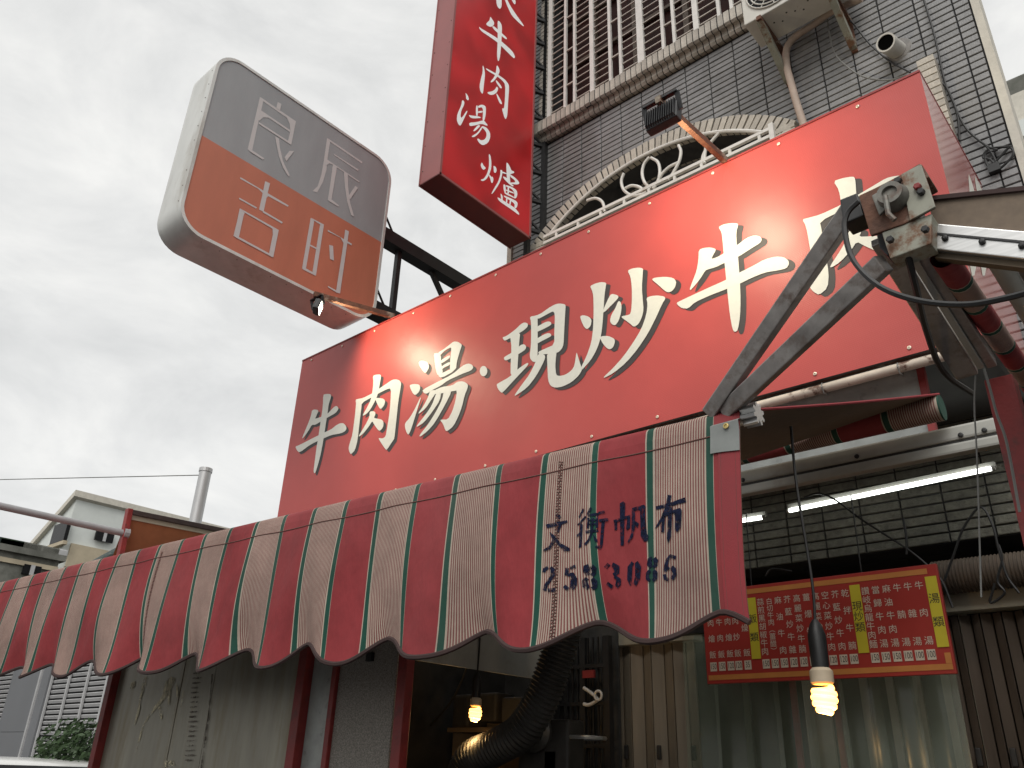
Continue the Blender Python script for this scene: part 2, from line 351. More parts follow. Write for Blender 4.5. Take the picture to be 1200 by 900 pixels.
# ------------------------------------------------------------------ ground
g = MB().add([(-300, -200, 0), (300, -200, 0), (300, 400, 0), (-300, 400, 0)], [(0, 1, 2, 3)]).build('ground', 'asphalt'); tag(g, kind='structure')
pv = MB().box2((-9.5, 3.05, 0), (1.5, 12, .12)).build('pavement', 'pavement'); tag(pv, kind='structure')

# ------------------------------------------------------------------ tiled building
WY = 5.3
bld = thing('tiled_building', 'narrow building clad in long grey tiles behind the red signboard', 'building', (-2.6, 5.6, 0))
AX, AZ, RI, RO = -3.15, 5.01, 1.885, 2.03
def arch_z(x): return AZ + math.sqrt(max(0, RI*RI-(x-AX)**2))
wb = MB(); y0, y1 = WY+.006, WY+.25
wb.box2((-4.87, y0, 2.92), (-.38, y1, 5.4))
wb.box2((-4.87, y0, 5.4), (-4.42, y1, 8)); wb.box2((-1.88, y0, 5.4), (-.38, y1, 8))
k = 40
for i in range(k):
    xa = -4.42+(2.54)*i/k; xb = -4.42+2.54*(i+1)/k
    wb.prism([(xa, y0, arch_z(xa)), (xb, y0, arch_z(xb)), (xb, y0, 8), (xa, y0, 8)], (0, y1-y0, 0))
wb.box2((-4.87, y0, 8), (-4.40, y1, 10.2)); wb.box2((-1.93, y0, 8), (-.38, y1, 10.2)); wb.box2((-4.87, y0, 10.2), (-.38, y1, 11))
wb.box2((-4.87, y1, 2.92), (-4.67, 13, 11)); wb.prism([(-.58, y1, 2.92), (-.385, y1, 2.92), (-1.4, 13, 2.92), (-1.6, 13, 2.92)], (0, 0, 8.08))
wb.box2((-4.67, 12.8, 0), (-1.6, 13, 11)); wb.prism([(-4.87, y0, 11), (-.38, y0, 11), (-1.4, 13, 11), (-4.87, 13, 11)], (0, 0, .2))
wb.build('wall', 'grout', bld)
sw = MB(); sw.box2((-4.875, y1, 0), (-4.89, 13, 11)); sw.prism([(-.38, y1, 0), (-.37, y1, 0), (-1.38, 13, 0), (-1.395, 13, 0)], (0, 0, 11)); sw.build('side_render', 'cream_stucco', bld)
MB().box2((-.378, WY-.02, 2.0), (-.325, WY+.24, 11.02)).build('corner_trim', 'cream_stucco', bld)
MB().box2((-4.872, WY-.03, 2.92), (-4.93, WY+.24, 11.02)).build('corner_trim', 'cream_stucco', bld)
# recess behind the arch, window room
rc = MB(); rc.add([(-4.5, 5.56, 5.2), (-1.8, 5.56, 5.2), (-1.8, 6.3, 5.2), (-4.5, 6.3, 5.2), (-4.5, 5.56, 7.1), (-1.8, 5.56, 7.1), (-1.8, 6.3, 7.1), (-4.5, 6.3, 7.1)],
   [(0, 1, 2, 3), (4, 7, 6, 5), (0, 3, 7, 4), (1, 5, 6, 2), (3, 2, 6, 7)]); rc.build('balcony_recess', 'tile_mass', bld, fix=False)
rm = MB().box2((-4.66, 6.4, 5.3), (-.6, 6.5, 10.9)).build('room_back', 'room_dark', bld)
# tiles
TW, TH, GAP = .2475, .0613, .0105
def tile_mesh():
    b = .0035; X, Z = (TW-GAP)/2, (TH-GAP)/2
    v = [(-X, .012, -Z), (X, .012, -Z), (X, .012, Z), (-X, .012, Z), (-X, -.008, -Z), (X, -.008, -Z), (X, -.008, Z), (-X, -.008, Z), (-X+b, -.011, -Z+b), (X-b, -.011, -Z+b), (X-b, -.011, Z-b), (-X+b, -.011, Z-b)]
    f = [(8, 9, 10, 11), (4, 5, 9, 8), (5, 6, 10, 9), (6, 7, 11, 10), (7, 4, 8, 11), (0, 1, 5, 4), (1, 2, 6, 5), (2, 3, 7, 6), (3, 0, 4, 7)]
    return v, f
tv, tf = tile_mesh(); tm = bpy.data.meshes.new('tile'); tm.from_pydata(tv, [], tf); tm.materials.append(M['tile']); tm2 = bpy.data.meshes.new('rough_shaded_tile'); tm2.from_pydata(tv, [], tf); tm2.materials.append(M['rough_shaded_tile'])
tiles = []
kx0, kx1 = -10, 9
for j in range(-67, 53):
    zc = 7.028+(j+.5)*TH
    for kx in range(kx0, kx1):
        xa, xb = -2.47+kx*TW, -2.47+(kx+1)*TW
        xa = max(xa, -4.87); xb = min(xb, -.385)
        if 3.9 < zc < 5.3 and xa < -1.3: continue
        segs = [(xa, xb)]
        def cut(segs, a, b):
            o = []
            for p, q in segs:
                if q <= a or p >= b: o.append((p, q)); continue
                if p < a: o.append((p, a))
                if q > b: o.append((b, q))
            return o
        if 5.3 <= zc < 6.97:
            h = math.sqrt(1.975**2-(zc-AZ)**2) if zc > 6.47 else 1.42
            segs = cut(segs, AX-h, AX+h)
        if 7.79 < zc < 10.25: segs = cut(segs, -4.51, -1.84)
        for p, q in segs:
            if q-p < .03: continue
            c = Vector(((p+q)/2, WY, zc)); px, py, f = proj(c)
            vis = -20 < px < 1220 and -20 < py < 920
            t4 = CAM+(c-CAM)*(4/c.y)
            if -6.5 < t4.x < -.6 and 3.3 < t4.z < 5.25: vis = False
            if zc < 4 and not (870 < px < 1165 and 500 < py < 700): vis = False
            if px < 625: vis = False
            ar = (q-p)*TH/(f*f) * (c-CAM).normalized().y
            tiles.append((ar if vis else 0, c, (q-p-GAP)/(TW-GAP)))
tiles.sort(key=lambda t: -t[0])
mass = MB(); massr = MB()
for i, (a, c, s) in enumerate(tiles):
    if i < 300 and a > 0:
        o = bpy.data.objects.new('tile', tm2 if c.z < 4 else tm); COL.objects.link(o); o.parent = bld
        o.location = c-wloc(bld)+Vector((0, random.uniform(-.0015, .0015), random.uniform(-.0008, .0008))); o.scale = (s, 1, 1)
        o.rotation_euler = (random.uniform(-.012, .012), 0, random.uniform(-.004, .004))
    else:
        jy = random.uniform(-.0015, .0015)
        (massr if c.z < 4 else mass).add([(c.x+x*s, c.y+y+jy, c.z+z) for x, y, z in tv], tf)
tag(mass.build('far_tiles', 'tile_mass', bld, fix=False), kind='stuff')
tag(massr.build('rough_far_tiles', 'rough_shaded_tile', bld, fix=False), kind='stuff')
# arch bricks
vb = MB().box((0, 0, 0), (.0535, .36, .142)); vb.build('brick', 'beige_brick', bld, bevel=.004)
vo = [o for o in bld.children if o.name.startswith('brick')][0]; vmesh = vo.data
bpy.data.objects.remove(vo)
for v in vmesh.vertices: v.co += wloc(bld)
nb = 45
for i in range(nb):
    a = R(-43.6+87.2*i/(nb-1)); rr = (RI+RO)/2
    o = bpy.data.objects.new('arch_brick', vmesh); COL.objects.link(o); o.parent = bld
    o.location = Vector((AX+math.sin(a)*rr, WY+.1+random.uniform(-.004, .004), AZ+math.cos(a)*rr))-wloc(bld); o.rotation_euler = (0, a, 0)
pb = MB().box((0, 0, 0), (.19, .36, .053)); o_ = pb.build('brick', 'beige_brick', None, bevel=.004); pmesh = o_.data; bpy.data.objects.remove(o_)
for sx, x in ((0, -1.845), (1, -4.455)):
    for j in range(9):
        o = bpy.data.objects.new('pier_brick', pmesh); COL.objects.link(o); o.parent = bld
        o.location = Vector((x, WY+.1, 6.44-j*.0613))-wloc(bld)
# stub pier behind the end of the signboard
for j in range(16):
    o = bpy.data.objects.new('pier_brick', pmesh); COL.objects.link(o); o.parent = bld
    o.location = Vector((-.735, WY+.05, 6.40-j*.0613))-wloc(bld); o.scale = (.62, 1, 1)
# arch grille
gr = MB(); gy = 5.2
def gp(pts, s, ox, oy): return [PY(ox+x/s, oy+y/s, gy) for x, y in pts]
arc = [Vector((AX+math.sin(R(t))*1.86, gy, AZ+math.cos(R(t))*1.86)) for t in [-38.5+77*i/40 for i in range(41)]]
gr.tube(arc, .017, 8); gr.bar((-4.36, gy, 6.475), (-1.93, gy, 6.475), .03, .03); gr.bar((-4.36, gy, 6.40), (-1.93, gy, 6.40), .03, .03)
for i in range(9): gr.bar((-4.2+i*.27, gy, 6.46), (-4.2+i*.27, gy, 6.41), .025, .025, (0, 1, 0))
gr.bar((-1.93, gy, 6.30), (-1.93, gy, 6.52), .04, .04, (0, 1, 0))
ac_ = MB()
for i in range(40):
    a, b = R(-43.5+87*i/40), R(-43.5+87*(i+1)/40); q = lambda t, r: (AX+math.sin(t)*r, 5.236, AZ+math.cos(t)*r)
    ac_.prism([q(a, RI+.006), q(b, RI+.006), q(b, RO-.006), q(a, RO-.006)], (0, .34, 0))
ac_.build('arch_core', 'grout', bld)
grille = gr.build('arch_grille', 'white_iron', bld, smooth=True)
for pts, s, ox, oy in [([(60, 400), (45, 450), (60, 505), (110, 540), (170, 535), (205, 520)], 5.4545, 720, 130), ([(70, 495), (110, 478), (155, 485), (190, 510)], 5.4545, 720, 130),
    ([(225, 295), (190, 340), (178, 400), (195, 460), (235, 495)], 5.4545, 720, 130), ([(235, 300), (275, 325), (290, 370), (285, 430), (260, 480), (245, 495)], 5.4545, 720, 130),
    ([(410, 220), (425, 260), (415, 320), (380, 390), (345, 440)], 5.4545, 720, 130), ([(410, 330), (350, 360), (300, 410), (270, 470)], 5.4545, 720, 130),
    ([(670, 140), (610, 210), (570, 280), (560, 340)], 5.4545, 720, 130), ([(585, 235), (577, 290), (577, 335)], 5.4545, 720, 130), ([(440, 575), (490, 562), (530, 585), (545, 640)], 5, 600, 120)]:
    MB().tube(spline(gp(pts, s, ox, oy), 6), .015, 8).build('scroll', 'white_iron', grille, smooth=True)
# upper window: sill bricks, jamb bricks, glass, security grille
prof = [(5.15, 8.0), (5.15, 7.862), (5.172, 7.846), (5.205, 7.858), (5.222, 7.835), (5.222, 7.80), (5.245, 7.777), (5.29, 7.79), (5.32, 7.80), (5.32, 8.0)]
sb = MB().prism([(-.027, y, z) for y, z in prof], (.053, 0, 0)).build('brick', 'beige_brick', None); smesh = sb.data; bpy.data.objects.remove(sb)
for i in range(42):
    o = bpy.data.objects.new('sill_brick', smesh); COL.objects.link(o); o.parent = bld
    o.location = Vector((-4.475+i*.0635, random.uniform(-.004, .004), random.uniform(-.002, .002)))-wloc(bld)
MB().prism([(-4.49, y+.006, z+(-.004 if z > 7.9 else .005)) for y, z in prof], (2.64, 0, 0)).build('sill_core', 'grout', bld)
jm = MB().box((0, 0, 0), (.11, .12, .052)).build('brick', 'beige_brick', None, bevel=.003); jmesh = jm.data; bpy.data.objects.remove(jm)
for j in range(34):
    o = bpy.data.objects.new('jamb_brick', jmesh); COL.objects.link(o); o.parent = bld
    o.location = Vector((-4.452, WY-.005, 8.035+j*TH))-wloc(bld)
glass = MB().box2((-4.39, 5.50, 8.0), (-1.94, 5.52, 10.2)).build('window', 'window_red_reflection', bld)
for x in (-3.9, -3.36, -2.75): MB().box2((x-.03, 5.46, 8.0), (x+.03, 5.498, 10.2)).build('mullion', 'door_brown', glass)
for z in (8.95, 9.0): MB().box2((-4.39, 5.455, z-.03 if z < 9 else z+.6), (-1.94, 5.497, z+.012 if z < 9 else z+.65)).build('rail', 'door_brown', glass)
wg = MB(); wg.bar((-4.39, 5.24, 8.03), (-1.93, 5.24, 8.03), .05, .045); wg.bar((-4.39, 5.24, 10.15), (-1.93, 5.24, 10.15), .05, .045)
wgo = wg.build('window_grille', 'white_iron', bld)
vx = [(-4.352, .05), (-4.13, .03), (-4.00, .03), (-3.765, .05), (-3.53, .032), (-3.40, .032), (-3.155, .075), (-2.895, .032), (-2.77, .032), (-2.53, .055), (-2.29, .032), (-2.16, .032), (-1.95, .05)]
for x, wd in vx: MB().bar((x, 5.237, 8.05), (x, 5.237, 10.13), wd, .03, (0, 1, 0)).build('upright', 'white_iron', wgo)
for i in range(len(vx)-1):
    a, b = vx[i][0]+vx[i][1]/2, vx[i+1][0]-vx[i+1][1]/2; mid = (a+b)/2
    nar = (b-a) < .13
    hb = MB().bar((a, 5.24, 0), (b, 5.24, 0), .0105 if not nar else .018, .0105 if not nar else .018).build('bar', 'grille_bar', wgo); hm = hb.data; hb.location.z = (8.4 if nar else 8.13)
    z = 8.4 if nar else 8.13
    while z+(.52 if nar else .098) < 10.1:
        z += .52 if nar else .098
        c = hb.copy(); COL.objects.link(c); c.location.z = z

# air conditioner
ac = thing('air_conditioner', 'cream outdoor air conditioner unit on rusty brackets below the barred window', 'air conditioner', (-1.49, 5.0, 7.285))
MB().box2((-1.894, 4.80, 7.285), (-1.09, 5.11, 7.83)).build('casing', 'white_ac', ac, bevel=.012)
ri = MB()
for r in (.07, .11, .15, .19, .225): ri.tube([Vector((-1.62+r*math.cos(R(t)), 4.79, 7.555+r*math.sin(R(t)))) for t in range(0, 361, 12)], .006, 6, cap=False)
for t in range(0, 360, 30): ri.tube([(-1.62, 4.79, 7.555), (-1.62+.225*math.cos(R(t)), 4.79, 7.555+.225*math.sin(R(t)))], .004, 5)
ri.build('fan_grille', 'white_ac', ac, smooth=True)
MB().lathe((-1.62, 4.798, 7.555), (0, -1, 0), [(0, .225), (.003, .225)], 28).build('fan_opening', 'dark_glass', ac)
lv = MB()
for i in range(12): lv.box((-1.20, 4.797, 7.36+i*.035), (.16, .012, .012))
tag(lv.build('vent_slats', 'white_ac', ac), kind='stuff')
hl = MB()
for i in range(9): hl.lathe((-1.75+i*.06, 4.9+.03*(i % 3), 7.2835), (0, 0, -1), [(0, .008), (.001, .008)], 8)
tag(hl.build('drain_holes', 'kitchen_dark', ac), kind='stuff')
for x in (-1.76, -1.21):
    b1 = MB(); b1.bar((x, 4.78, 7.262), (x, 5.29, 7.262), .04, .04); b1.box((x, 5.283, 7.09), (.045, .02, .36)); b1.build('bracket_arm', 'rust_steel', ac)
    MB().prism([(x-.028, 4.80, 7.238), (x-.028, 4.90, 7.238), (x-.028, 5.285, 6.99), (x-.028, 5.285, 6.93), (x-.028, 5.23, 6.93)], (.05, 0, 0)).build('bracket_stay', 'pale_green_steel', ac)
hp = [PY(x, y, 5.17) for x, y in [(1010, -2), (976, 13), (953, 29), (932, 43), (922, 57), (922, 77), (927, 97), (934, 122), (942, 147), (950, 172)]]
MB().tube(spline(hp, 5), .03, 10).build('pipe_lagging', 'hose', ac, smooth=True)
MB().tube(spline([PY(x, y, 5.2) for x, y in [(968, 12), (972, 40), (978, 62), (990, 76), (1012, 90), (1040, 94), (1062, 88)]], 6), .006, 6).build('drain_hose', 'cable_grey', ac, smooth=True)
# vent pipe
vp = thing('vent_pipe', 'short white plastic vent pipe with dark mouth sticking out of the tiles', 'vent pipe', (-.92, 5.3, 6.72))
a0 = Vector((-.915, 5.31, 6.735)); ad_ = Vector((-.15, -1, -.30)).normalized()
MB().lathe(a0, ad_, [(0, .068), (.15, .068), (.165, .072), (.225, .072), (.225, .060), (.12, .058)], 22).build('pipe', 'pvc', vp, smooth=True)
MB().lathe(a0+ad_*.212, ad_, [(0, .0605), (.004, .0605)], 22).build('mouth', 'hole_shade', vp)  # black disc stands in for the shade inside the pipe
MB().lathe((-.915, 5.292, 6.735), (0, -1, 0), [(0, .11), (.006, .10)], 18).build('mortar_collar', 'pavement', vp)
def wire(name, label, px, Y, r, mt='cable', cat='cable', group=None, parent=None):
    pts = [PY(x, y, Y) if len(p) == 2 else PY(x, y, p[2]) for p in px for x, y in [p[:2]]]
    mb = MB().tube(spline(pts, 6), r, 6)
    if parent: return mb.build(name, mt, parent, smooth=True)
    return tag(mb.build(name, mt, None, smooth=True, org=pts[0]), label, cat, group)
def z4(l): return [(860+x/3.529, y/3.529) for x, y in l]
wire('cable', 'black cable sagging from the air conditioner to the signboard top', z4([(440, 40), (500, 105), (560, 180), (640, 250), (730, 300)]), 5.26, .007)
bc = thing('cable_bundle', 'coiled black cables hanging on the grey tiles near the building corner', 'cable', tuple(PY(1165, 180, 5.25)))
for l in ([(780, -20), (830, 150), (870, 330), (910, 430), (960, 530), (1040, 600), (1090, 620)], [(850, 330), (890, 380), (925, 480), (932, 580)],
          [(1090, 620), (1040, 640), (1055, 690), (1100, 650), (1140, 610), (1155, 640), (1110, 690), (1080, 705)], [(1040, 600), (1070, 640), (1090, 690), (1060, 660), (1030, 650), (1060, 615), (1150, 606)]):
    wire('cord', None, z4(l), 5.262, .008, parent=bc)
MB().box(PY(860+1078/3.529, 698/3.529, 5.27), (.07, .05, .06)).build('junction_box', 'cable', bc)

# ------------------------------------------------------------------ lettering helpers
def strokes(parent, name, mat_, polys, plane, off, ox, oy, s, step=.0005, smooth_it=True, shift=Vector((0, 0, 0))):
    """stroke outlines given in photo pixels -> flat strokes lying on a sign's own plane"""
    mb = MB()
    for i, pl in enumerate(polys):
        pts = [plane(ox+x/s, oy+y/s)+shift for x, y in pl]
        if smooth_it:   # round the outline with one corner-cutting pass
            q = []
            for k in range(len(pts)):
                a, b = pts[k], pts[(k+1) % len(pts)]
                q += [a.lerp(b, .22), a.lerp(b, .78)]
            pts = q
        d = off.normalized()
        base = [p+off+d*(step*i) for p in pts]
        mb.prism(base, d*.00015)
    return mb.build(name, mat_, parent)

# ------------------------------------------------------------------ red signboard
BX0, BX1, BZ0, BZ1, BYF = -6.49, -.608, 3.555, 5.25, 4.0
ban = thing('shop_signboard', 'wide glossy red signboard with large white brush characters above the striped awning', 'signboard', (-3.5, 4.6, 3.5))
bp_ = MB(); nx, nz = 60, 16
for i in range(nx+1):
    for j in range(nz+1): bp_.v.append(Vector((BX0+(BX1-BX0)*i/nx, BYF, BZ0+(BZ1-BZ0)*j/nz)))
for i in range(nx):
    for j in range(nz):
        a = i*(nz+1)+j; bp_.f.append([a, a+nz+1, a+nz+2, a+1])
bp_.build('front_sheet', 'banner_red', ban, fix=False)
MB().box2((BX0+.003, BYF+.004, BZ0+.003), (BX1-.003, BYF+.03, BZ1-.003)).build('backing_panel', 'roof_dark', ban)
MB().add([(BX1, BYF, BZ0), (BX1, 5.27, BZ0), (BX1, 5.27, BZ1), (BX1, BYF, BZ1)], [(0, 1, 2, 3)]).build('side_sheet', 'banner_side_red', ban, fix=False)
MB().box2((BX1-.004, BYF+.03, BZ0+.003), (BX1-.03, 5.26, BZ1-.003)).build('side_backing', 'roof_dark', ban)
fr = MB()
fr.bar((BX0, BYF+.02, BZ1+.008), (BX1, BYF+.02, BZ1+.008), .05, .014); fr.bar((BX1-.015, BYF, BZ1+.008), (BX1-.015, 5.27, BZ1+.008), .035, .014)
fr.build('top_edge', 'red_paint', ban)
fr = MB()
for x in (-6.45, -5.0, -3.5, -2.0, -.68):
    fr.bar((x, BYF+.06, BZ0-.02), (x, BYF+.06, BZ1-.02), .05, .05, (0, 1, 0)); fr.bar((x, BYF+.08, BZ1-.06), (x, 5.28, BZ1-.06), .04, .04) if x > -4.8 else None
for z in (3.62, 4.4, 5.15): fr.bar((BX0+.04, BYF+.11, z), (BX1-.06, BYF+.11, z), .05, .05)
fr.build('support_frame', 'rust_steel', ban)
gm = MB().lathe((0, 0, 0), (0, -1, 0), [(0, .0105), (.004, .0105), (.006, .008), (.006, .005), (.002, .004)], 12).build('grommet', 'grommet', None, smooth=True); gmesh = gm.data; bpy.data.objects.remove(gm)
gxs = [BX0+.18+i*.487 for i in range(12)]
for x in gxs:
    for z in (BZ1-.04, BZ0+.035):
        o = bpy.data.objects.new('grommet', gmesh); COL.objects.link(o); o.parent = ban
        o.location = Vector((x+random.uniform(-.03, .03), BYF-.001, z+random.uniform(-.006, .006)))-wloc(ban)
pl4 = lambda x, y: PY(x, y, 4.0)
A_ = [[(320,105),(345,97),(385,97),(398,108),(388,150),(372,200),(365,262),(340,420),(322,540),(300,660),(275,760),(245,855),(232,855),(228,830),(240,740),(255,620),(272,520),(300,330),(318,210)],
 [(213,255),(235,245),(270,250),(275,265),(262,290),(250,320),(240,335),(300,318),(360,290),(420,225),(445,210),(465,225),(466,245),(440,280),(385,310),(300,360),(240,395),(213,390),(180,450),(125,525),(120,515),(155,430),(190,345),(205,300)],
 [(52,600),(85,590),(280,490),(400,435),(440,400),(480,378),(515,376),(540,405),(545,430),(530,455),(490,475),(400,490),(330,520),(200,580),(95,660),(70,640)]]
B_ = [[(140,312),(165,308),(210,300),(300,255),(380,200),(440,160),(490,125),(530,120),(560,130),(578,155),(572,200),(550,330),(530,520),(512,690),(500,705),(440,797),(425,790),(360,690),(365,682),(400,688),(428,668),(440,600),(460,480),(475,340),(480,205),(440,215),(360,255),(300,290),(200,345),(195,400),(175,560),(160,700),(135,800),(95,840),(80,815),(72,780),(85,730),(110,650),(130,500),(145,360)],
 [(305,85),(340,75),(380,75),(385,90),(375,150),(362,220),(345,290),(300,380),(260,440),(215,470),(208,462),(250,390),(285,320),(300,250),(312,150)],
 [(325,300),(360,298),(405,305),(425,325),(415,370),(385,405),(370,398),(345,350)],
 [(275,430),(310,425),(330,435),(330,460),(315,490),(350,498),(390,505),(410,530),(405,580),(375,615),(355,605),(320,555),(300,520),(270,570),(215,640),(175,670),(172,660),(215,590),(250,530),(275,475)]]
C_ = [[(145,235),(175,225),(220,240),(232,280),(205,330),(185,320),(150,270)],
 [(72,425),(105,417),(150,420),(160,445),(150,480),(120,508),(100,495),(80,455)],
 [(160,525),(165,530),(130,640),(90,770),(65,830),(50,815),(35,770),(35,735),(75,690),(115,620)],
 [(268,170),(300,165),(325,175),(330,260),(345,330),(300,350),(285,300),(275,230)],
 [(300,165),(350,135),(400,95),(430,72),(465,75),(495,95),(495,110),(475,170),(455,240),(450,300),(400,310),(400,240),(412,130),(405,120),(360,145),(320,185)],
 [(325,225),(400,180),(402,205),(325,255)], [(320,290),(345,265),(400,235),(400,262),(350,285),(325,310)], [(300,345),(420,290),(440,310),(330,370)],
 [(175,465),(300,400),(420,340),(500,270),(545,250),(580,260),(592,285),(570,310),(500,335),(380,390),(330,430),(250,470),(215,497),(190,492)],
 [(235,480),(265,465),(300,470),(250,545),(200,620),(150,658),(145,652),(190,590),(225,520)],
 [(290,490),(330,480),(320,550),(260,640),(190,730),(135,765),(130,757),(200,670),(255,590)],
 [(355,450),(400,440),(415,480),(360,590),(280,730),(220,800),(160,845),(152,835),(220,750),(290,640),(340,540)],
 [(270,470),(340,440),(420,430),(460,400),(510,395),(548,420),(545,450),(520,510),(500,600),(470,680),(430,760),(380,800),(365,795),(345,740),(322,712),(330,706),(385,706),(420,640),(445,560),(460,470),(430,475),(340,490),(290,510)]]
DOT = [[(672+32*math.cos(t*.628), 312+43*math.sin(t*.628)) for t in range(10)]]
D_ = [[(98,350),(130,340),(200,290),(250,240),(280,228),(305,238),(303,265),(270,295),(200,335),(120,378),(108,370)],
 [(160,335),(225,310),(243,325),(238,350),(228,480),(220,610),(215,660),(165,665),(165,560),(172,430),(165,370)],
 [(108,515),(130,500),(200,460),(245,412),(275,405),(293,425),(285,450),(240,480),(160,525),(120,540)],
 [(52,735),(60,725),(160,670),(220,610),(300,555),(312,565),(290,595),(200,690),(100,800),(85,795),(60,765)],
 [(322,190),(335,178),(380,178),(385,200),(385,470),(380,545),(350,552),(325,525),(320,490),(330,420),(332,300),(330,220)],
 [(335,182),(400,165),(470,115),(520,85),(560,75),(605,82),(612,95),(608,150),(600,300),(595,410),(580,445),(550,475),(480,485),(400,490),(385,470),(450,440),(520,410),(520,300),(525,190),(520,148),(505,140),(450,170),(385,205)],
 [(375,268),(440,230),(475,220),(495,230),(495,250),(440,280),(375,310)], [(375,363),(440,325),(475,315),(495,325),(495,342),(440,370),(375,405)],
 [(390,480),(440,490),(448,515),(420,580),(370,670),(300,760),(205,825),(198,818),(260,730),(320,650),(370,550)],
 [(460,470),(540,465),(535,500),(528,580),(535,655),(560,665),(610,655),(660,620),(685,580),(700,470),(708,490),(735,580),(748,610),(720,660),(660,715),(590,750),(530,760),(490,745),(470,700),(465,600)]]
E_ = [[(62,408),(85,400),(125,410),(148,435),(140,480),(115,503),(95,490),(75,450)],
 [(135,190),(170,172),(215,160),(255,165),(250,190),(240,260),(235,345),(225,480),(212,570),(185,650),(140,730),(75,800),(60,810),(70,780),(110,700),(145,600),(158,500),(162,380),(160,260),(150,220)],
 [(230,365),(280,255),(300,245),(340,258),(342,275),(300,320),(235,385)], [(340,300),(355,300),(365,330),(362,380),(345,440),(320,475),(295,468),(280,445),(290,400),(320,350)],
 [(205,560),(230,552),(270,552),(310,570),(318,590),(305,635),(280,650),(260,642),(230,610)],
 [(408,78),(440,62),(490,55),(522,62),(520,90),(512,200),(520,300),(525,360),(515,410),(490,465),(455,488),(425,460),(365,418),(368,408),(425,398),(435,370),(440,300),(440,200),(430,120)],
 [(582,140),(610,128),(680,122),(740,130),(762,155),(758,190),(735,225),(705,237),(680,225),(630,180)],
 [(545,275),(580,262),(630,258),(675,265),(685,280),(660,320),(620,410),(560,530),(480,650),(400,745),(310,820),(240,857),(235,850),(300,790),(380,700),(450,600),(510,500),(545,400),(555,320)]]
F_ = [[(368,75),(400,55),(460,44),(515,46),(515,65),(502,110),(505,200),(518,320),(530,480),(535,620),(532,740),(515,850),(492,865),(475,845),(455,740),(440,600),(425,450),(410,300),(400,180),(392,110)],
 [(220,245),(260,230),(310,227),(348,238),(345,255),(325,290),(315,315),(360,300),(410,270),(510,210),(580,155),(640,135),(685,145),(695,170),(680,195),(630,225),(515,300),(410,345),(350,375),(290,392),(270,400),(230,465),(165,545),(150,545),(170,490),(205,400),(218,320)],
 [(50,645),(90,625),(250,550),(430,470),(520,420),(620,370),(720,315),(800,295),(860,300),(895,325),(900,355),(880,385),(820,400),(720,415),(620,455),(530,500),(430,540),(300,590),(190,640),(140,688),(95,685),(70,668)]]
shG = PY(923+370/5.62, 201+45/5.62, 4)-PY(400+345/8.18, 430+75/8.18, 4)
shad = Vector((.034, 0, -.028))
for polys, ox, oy, s, sh in ((A_, 340, 450, 8.18, None), (B_, 400, 430, 8.18, None), (C_, 470, 390, 6.923, None), (DOT, 470, 390, 6.923, None), (D_, 575, 345, 6.923, None), (E_, 670, 305, 6.2, None), (F_, 785, 255, 6.427, None), (B_, 400, 430, 8.18, shG)):
    sh = sh or Vector((0, 0, 0))
    c = strokes(ban, 'character', 'print_white', polys, pl4, Vector((0, -.0040, 0)), ox, oy, s, .0002, True, sh)
    strokes(c, 'printed_shadow', 'print_shadow', polys, pl4, Vector((0, -.0007, 0)), ox, oy, s, .0002, True, sh+shad)
plS = lambda x, y: PX(x, y, BX1)
strokes(ban, 'character', 'print_white', [[(1134,202),(1138,212),(1142,226),(1146,300),(1140,330),(1134,300),(1137,240)], [(1141,205),(1147,215),(1152,228),(1158,300),(1152,330),(1147,300),(1147,240)]], plS, Vector((.002, 0, 0)), 0, 0, 1)

# ------------------------------------------------------------------ square light box sign 良辰吉时
SX = -5.45
sq = thing('square_sign', 'rounded square lightbox sign, grey above orange, on black beams', 'sign', (SX-.19, 3.0, 5.33))
def rrect(ya, yb, za, zb, r, n=8):
    o = []
    for cy, cz, a0_ in ((yb-r, zb-r, 0), (ya+r, zb-r, 90), (ya+r, za+r, 180), (yb-r, za+r, 270)):
        for i in range(n+1):
            a = R(a0_+90*i/n); o.append((cy+r*math.cos(a), cz+r*math.sin(a)))
    return o
SY0, SY1, SZ0, SZ1 = 2.065, 4.05, 5.33, 7.22
out_ = rrect(SY0, SY1, SZ0, SZ1, .23); inn = rrect(SY0+.028, SY1-.028, SZ0+.028, SZ1-.028, .203)
sm = MB(); n_ = len(out_); DEP = .38
b0 = [(SX, y, z) for y, z in out_]; b1 = [(SX, y, z) for y, z in inn]; b2 = [(SX-DEP, y, z) for y, z in out_]; b3 = [(SX-DEP, y, z) for y, z in inn]; b4 = [(SX-.02, y, z) for y, z in inn]; b5 = [(SX-DEP+.02, y, z) for y, z in inn]
fs = []
for i in range(n_):
    j = (i+1) % n_
    fs += [[i, j, n_+j, n_+i], [2*n_+i, 3*n_+i, 3*n_+j, 2*n_+j], [i, 2*n_+i, 2*n_+j, j], [n_+i, n_+j, 4*n_+j, 4*n_+i], [3*n_+i, 5*n_+i, 5*n_+j, 3*n_+j]]
sm.add(b0+b1+b2+b3+b4+b5, fs); sm.build('shell', 'sign_shell', sq, smooth=True)
ZM = 6.252
def clip(poly, zc, up):
    o = []
    for i in range(len(poly)):
        a, b = poly[i], poly[(i+1) % len(poly)]
        ia, ib = (a[1] > zc) == up, (b[1] > zc) == up
        if ia: o.append(a)
        if ia != ib: t = (zc-a[1])/(b[1]-a[1]); o.append((a[0]+t*(b[0]-a[0]), zc))
    return o
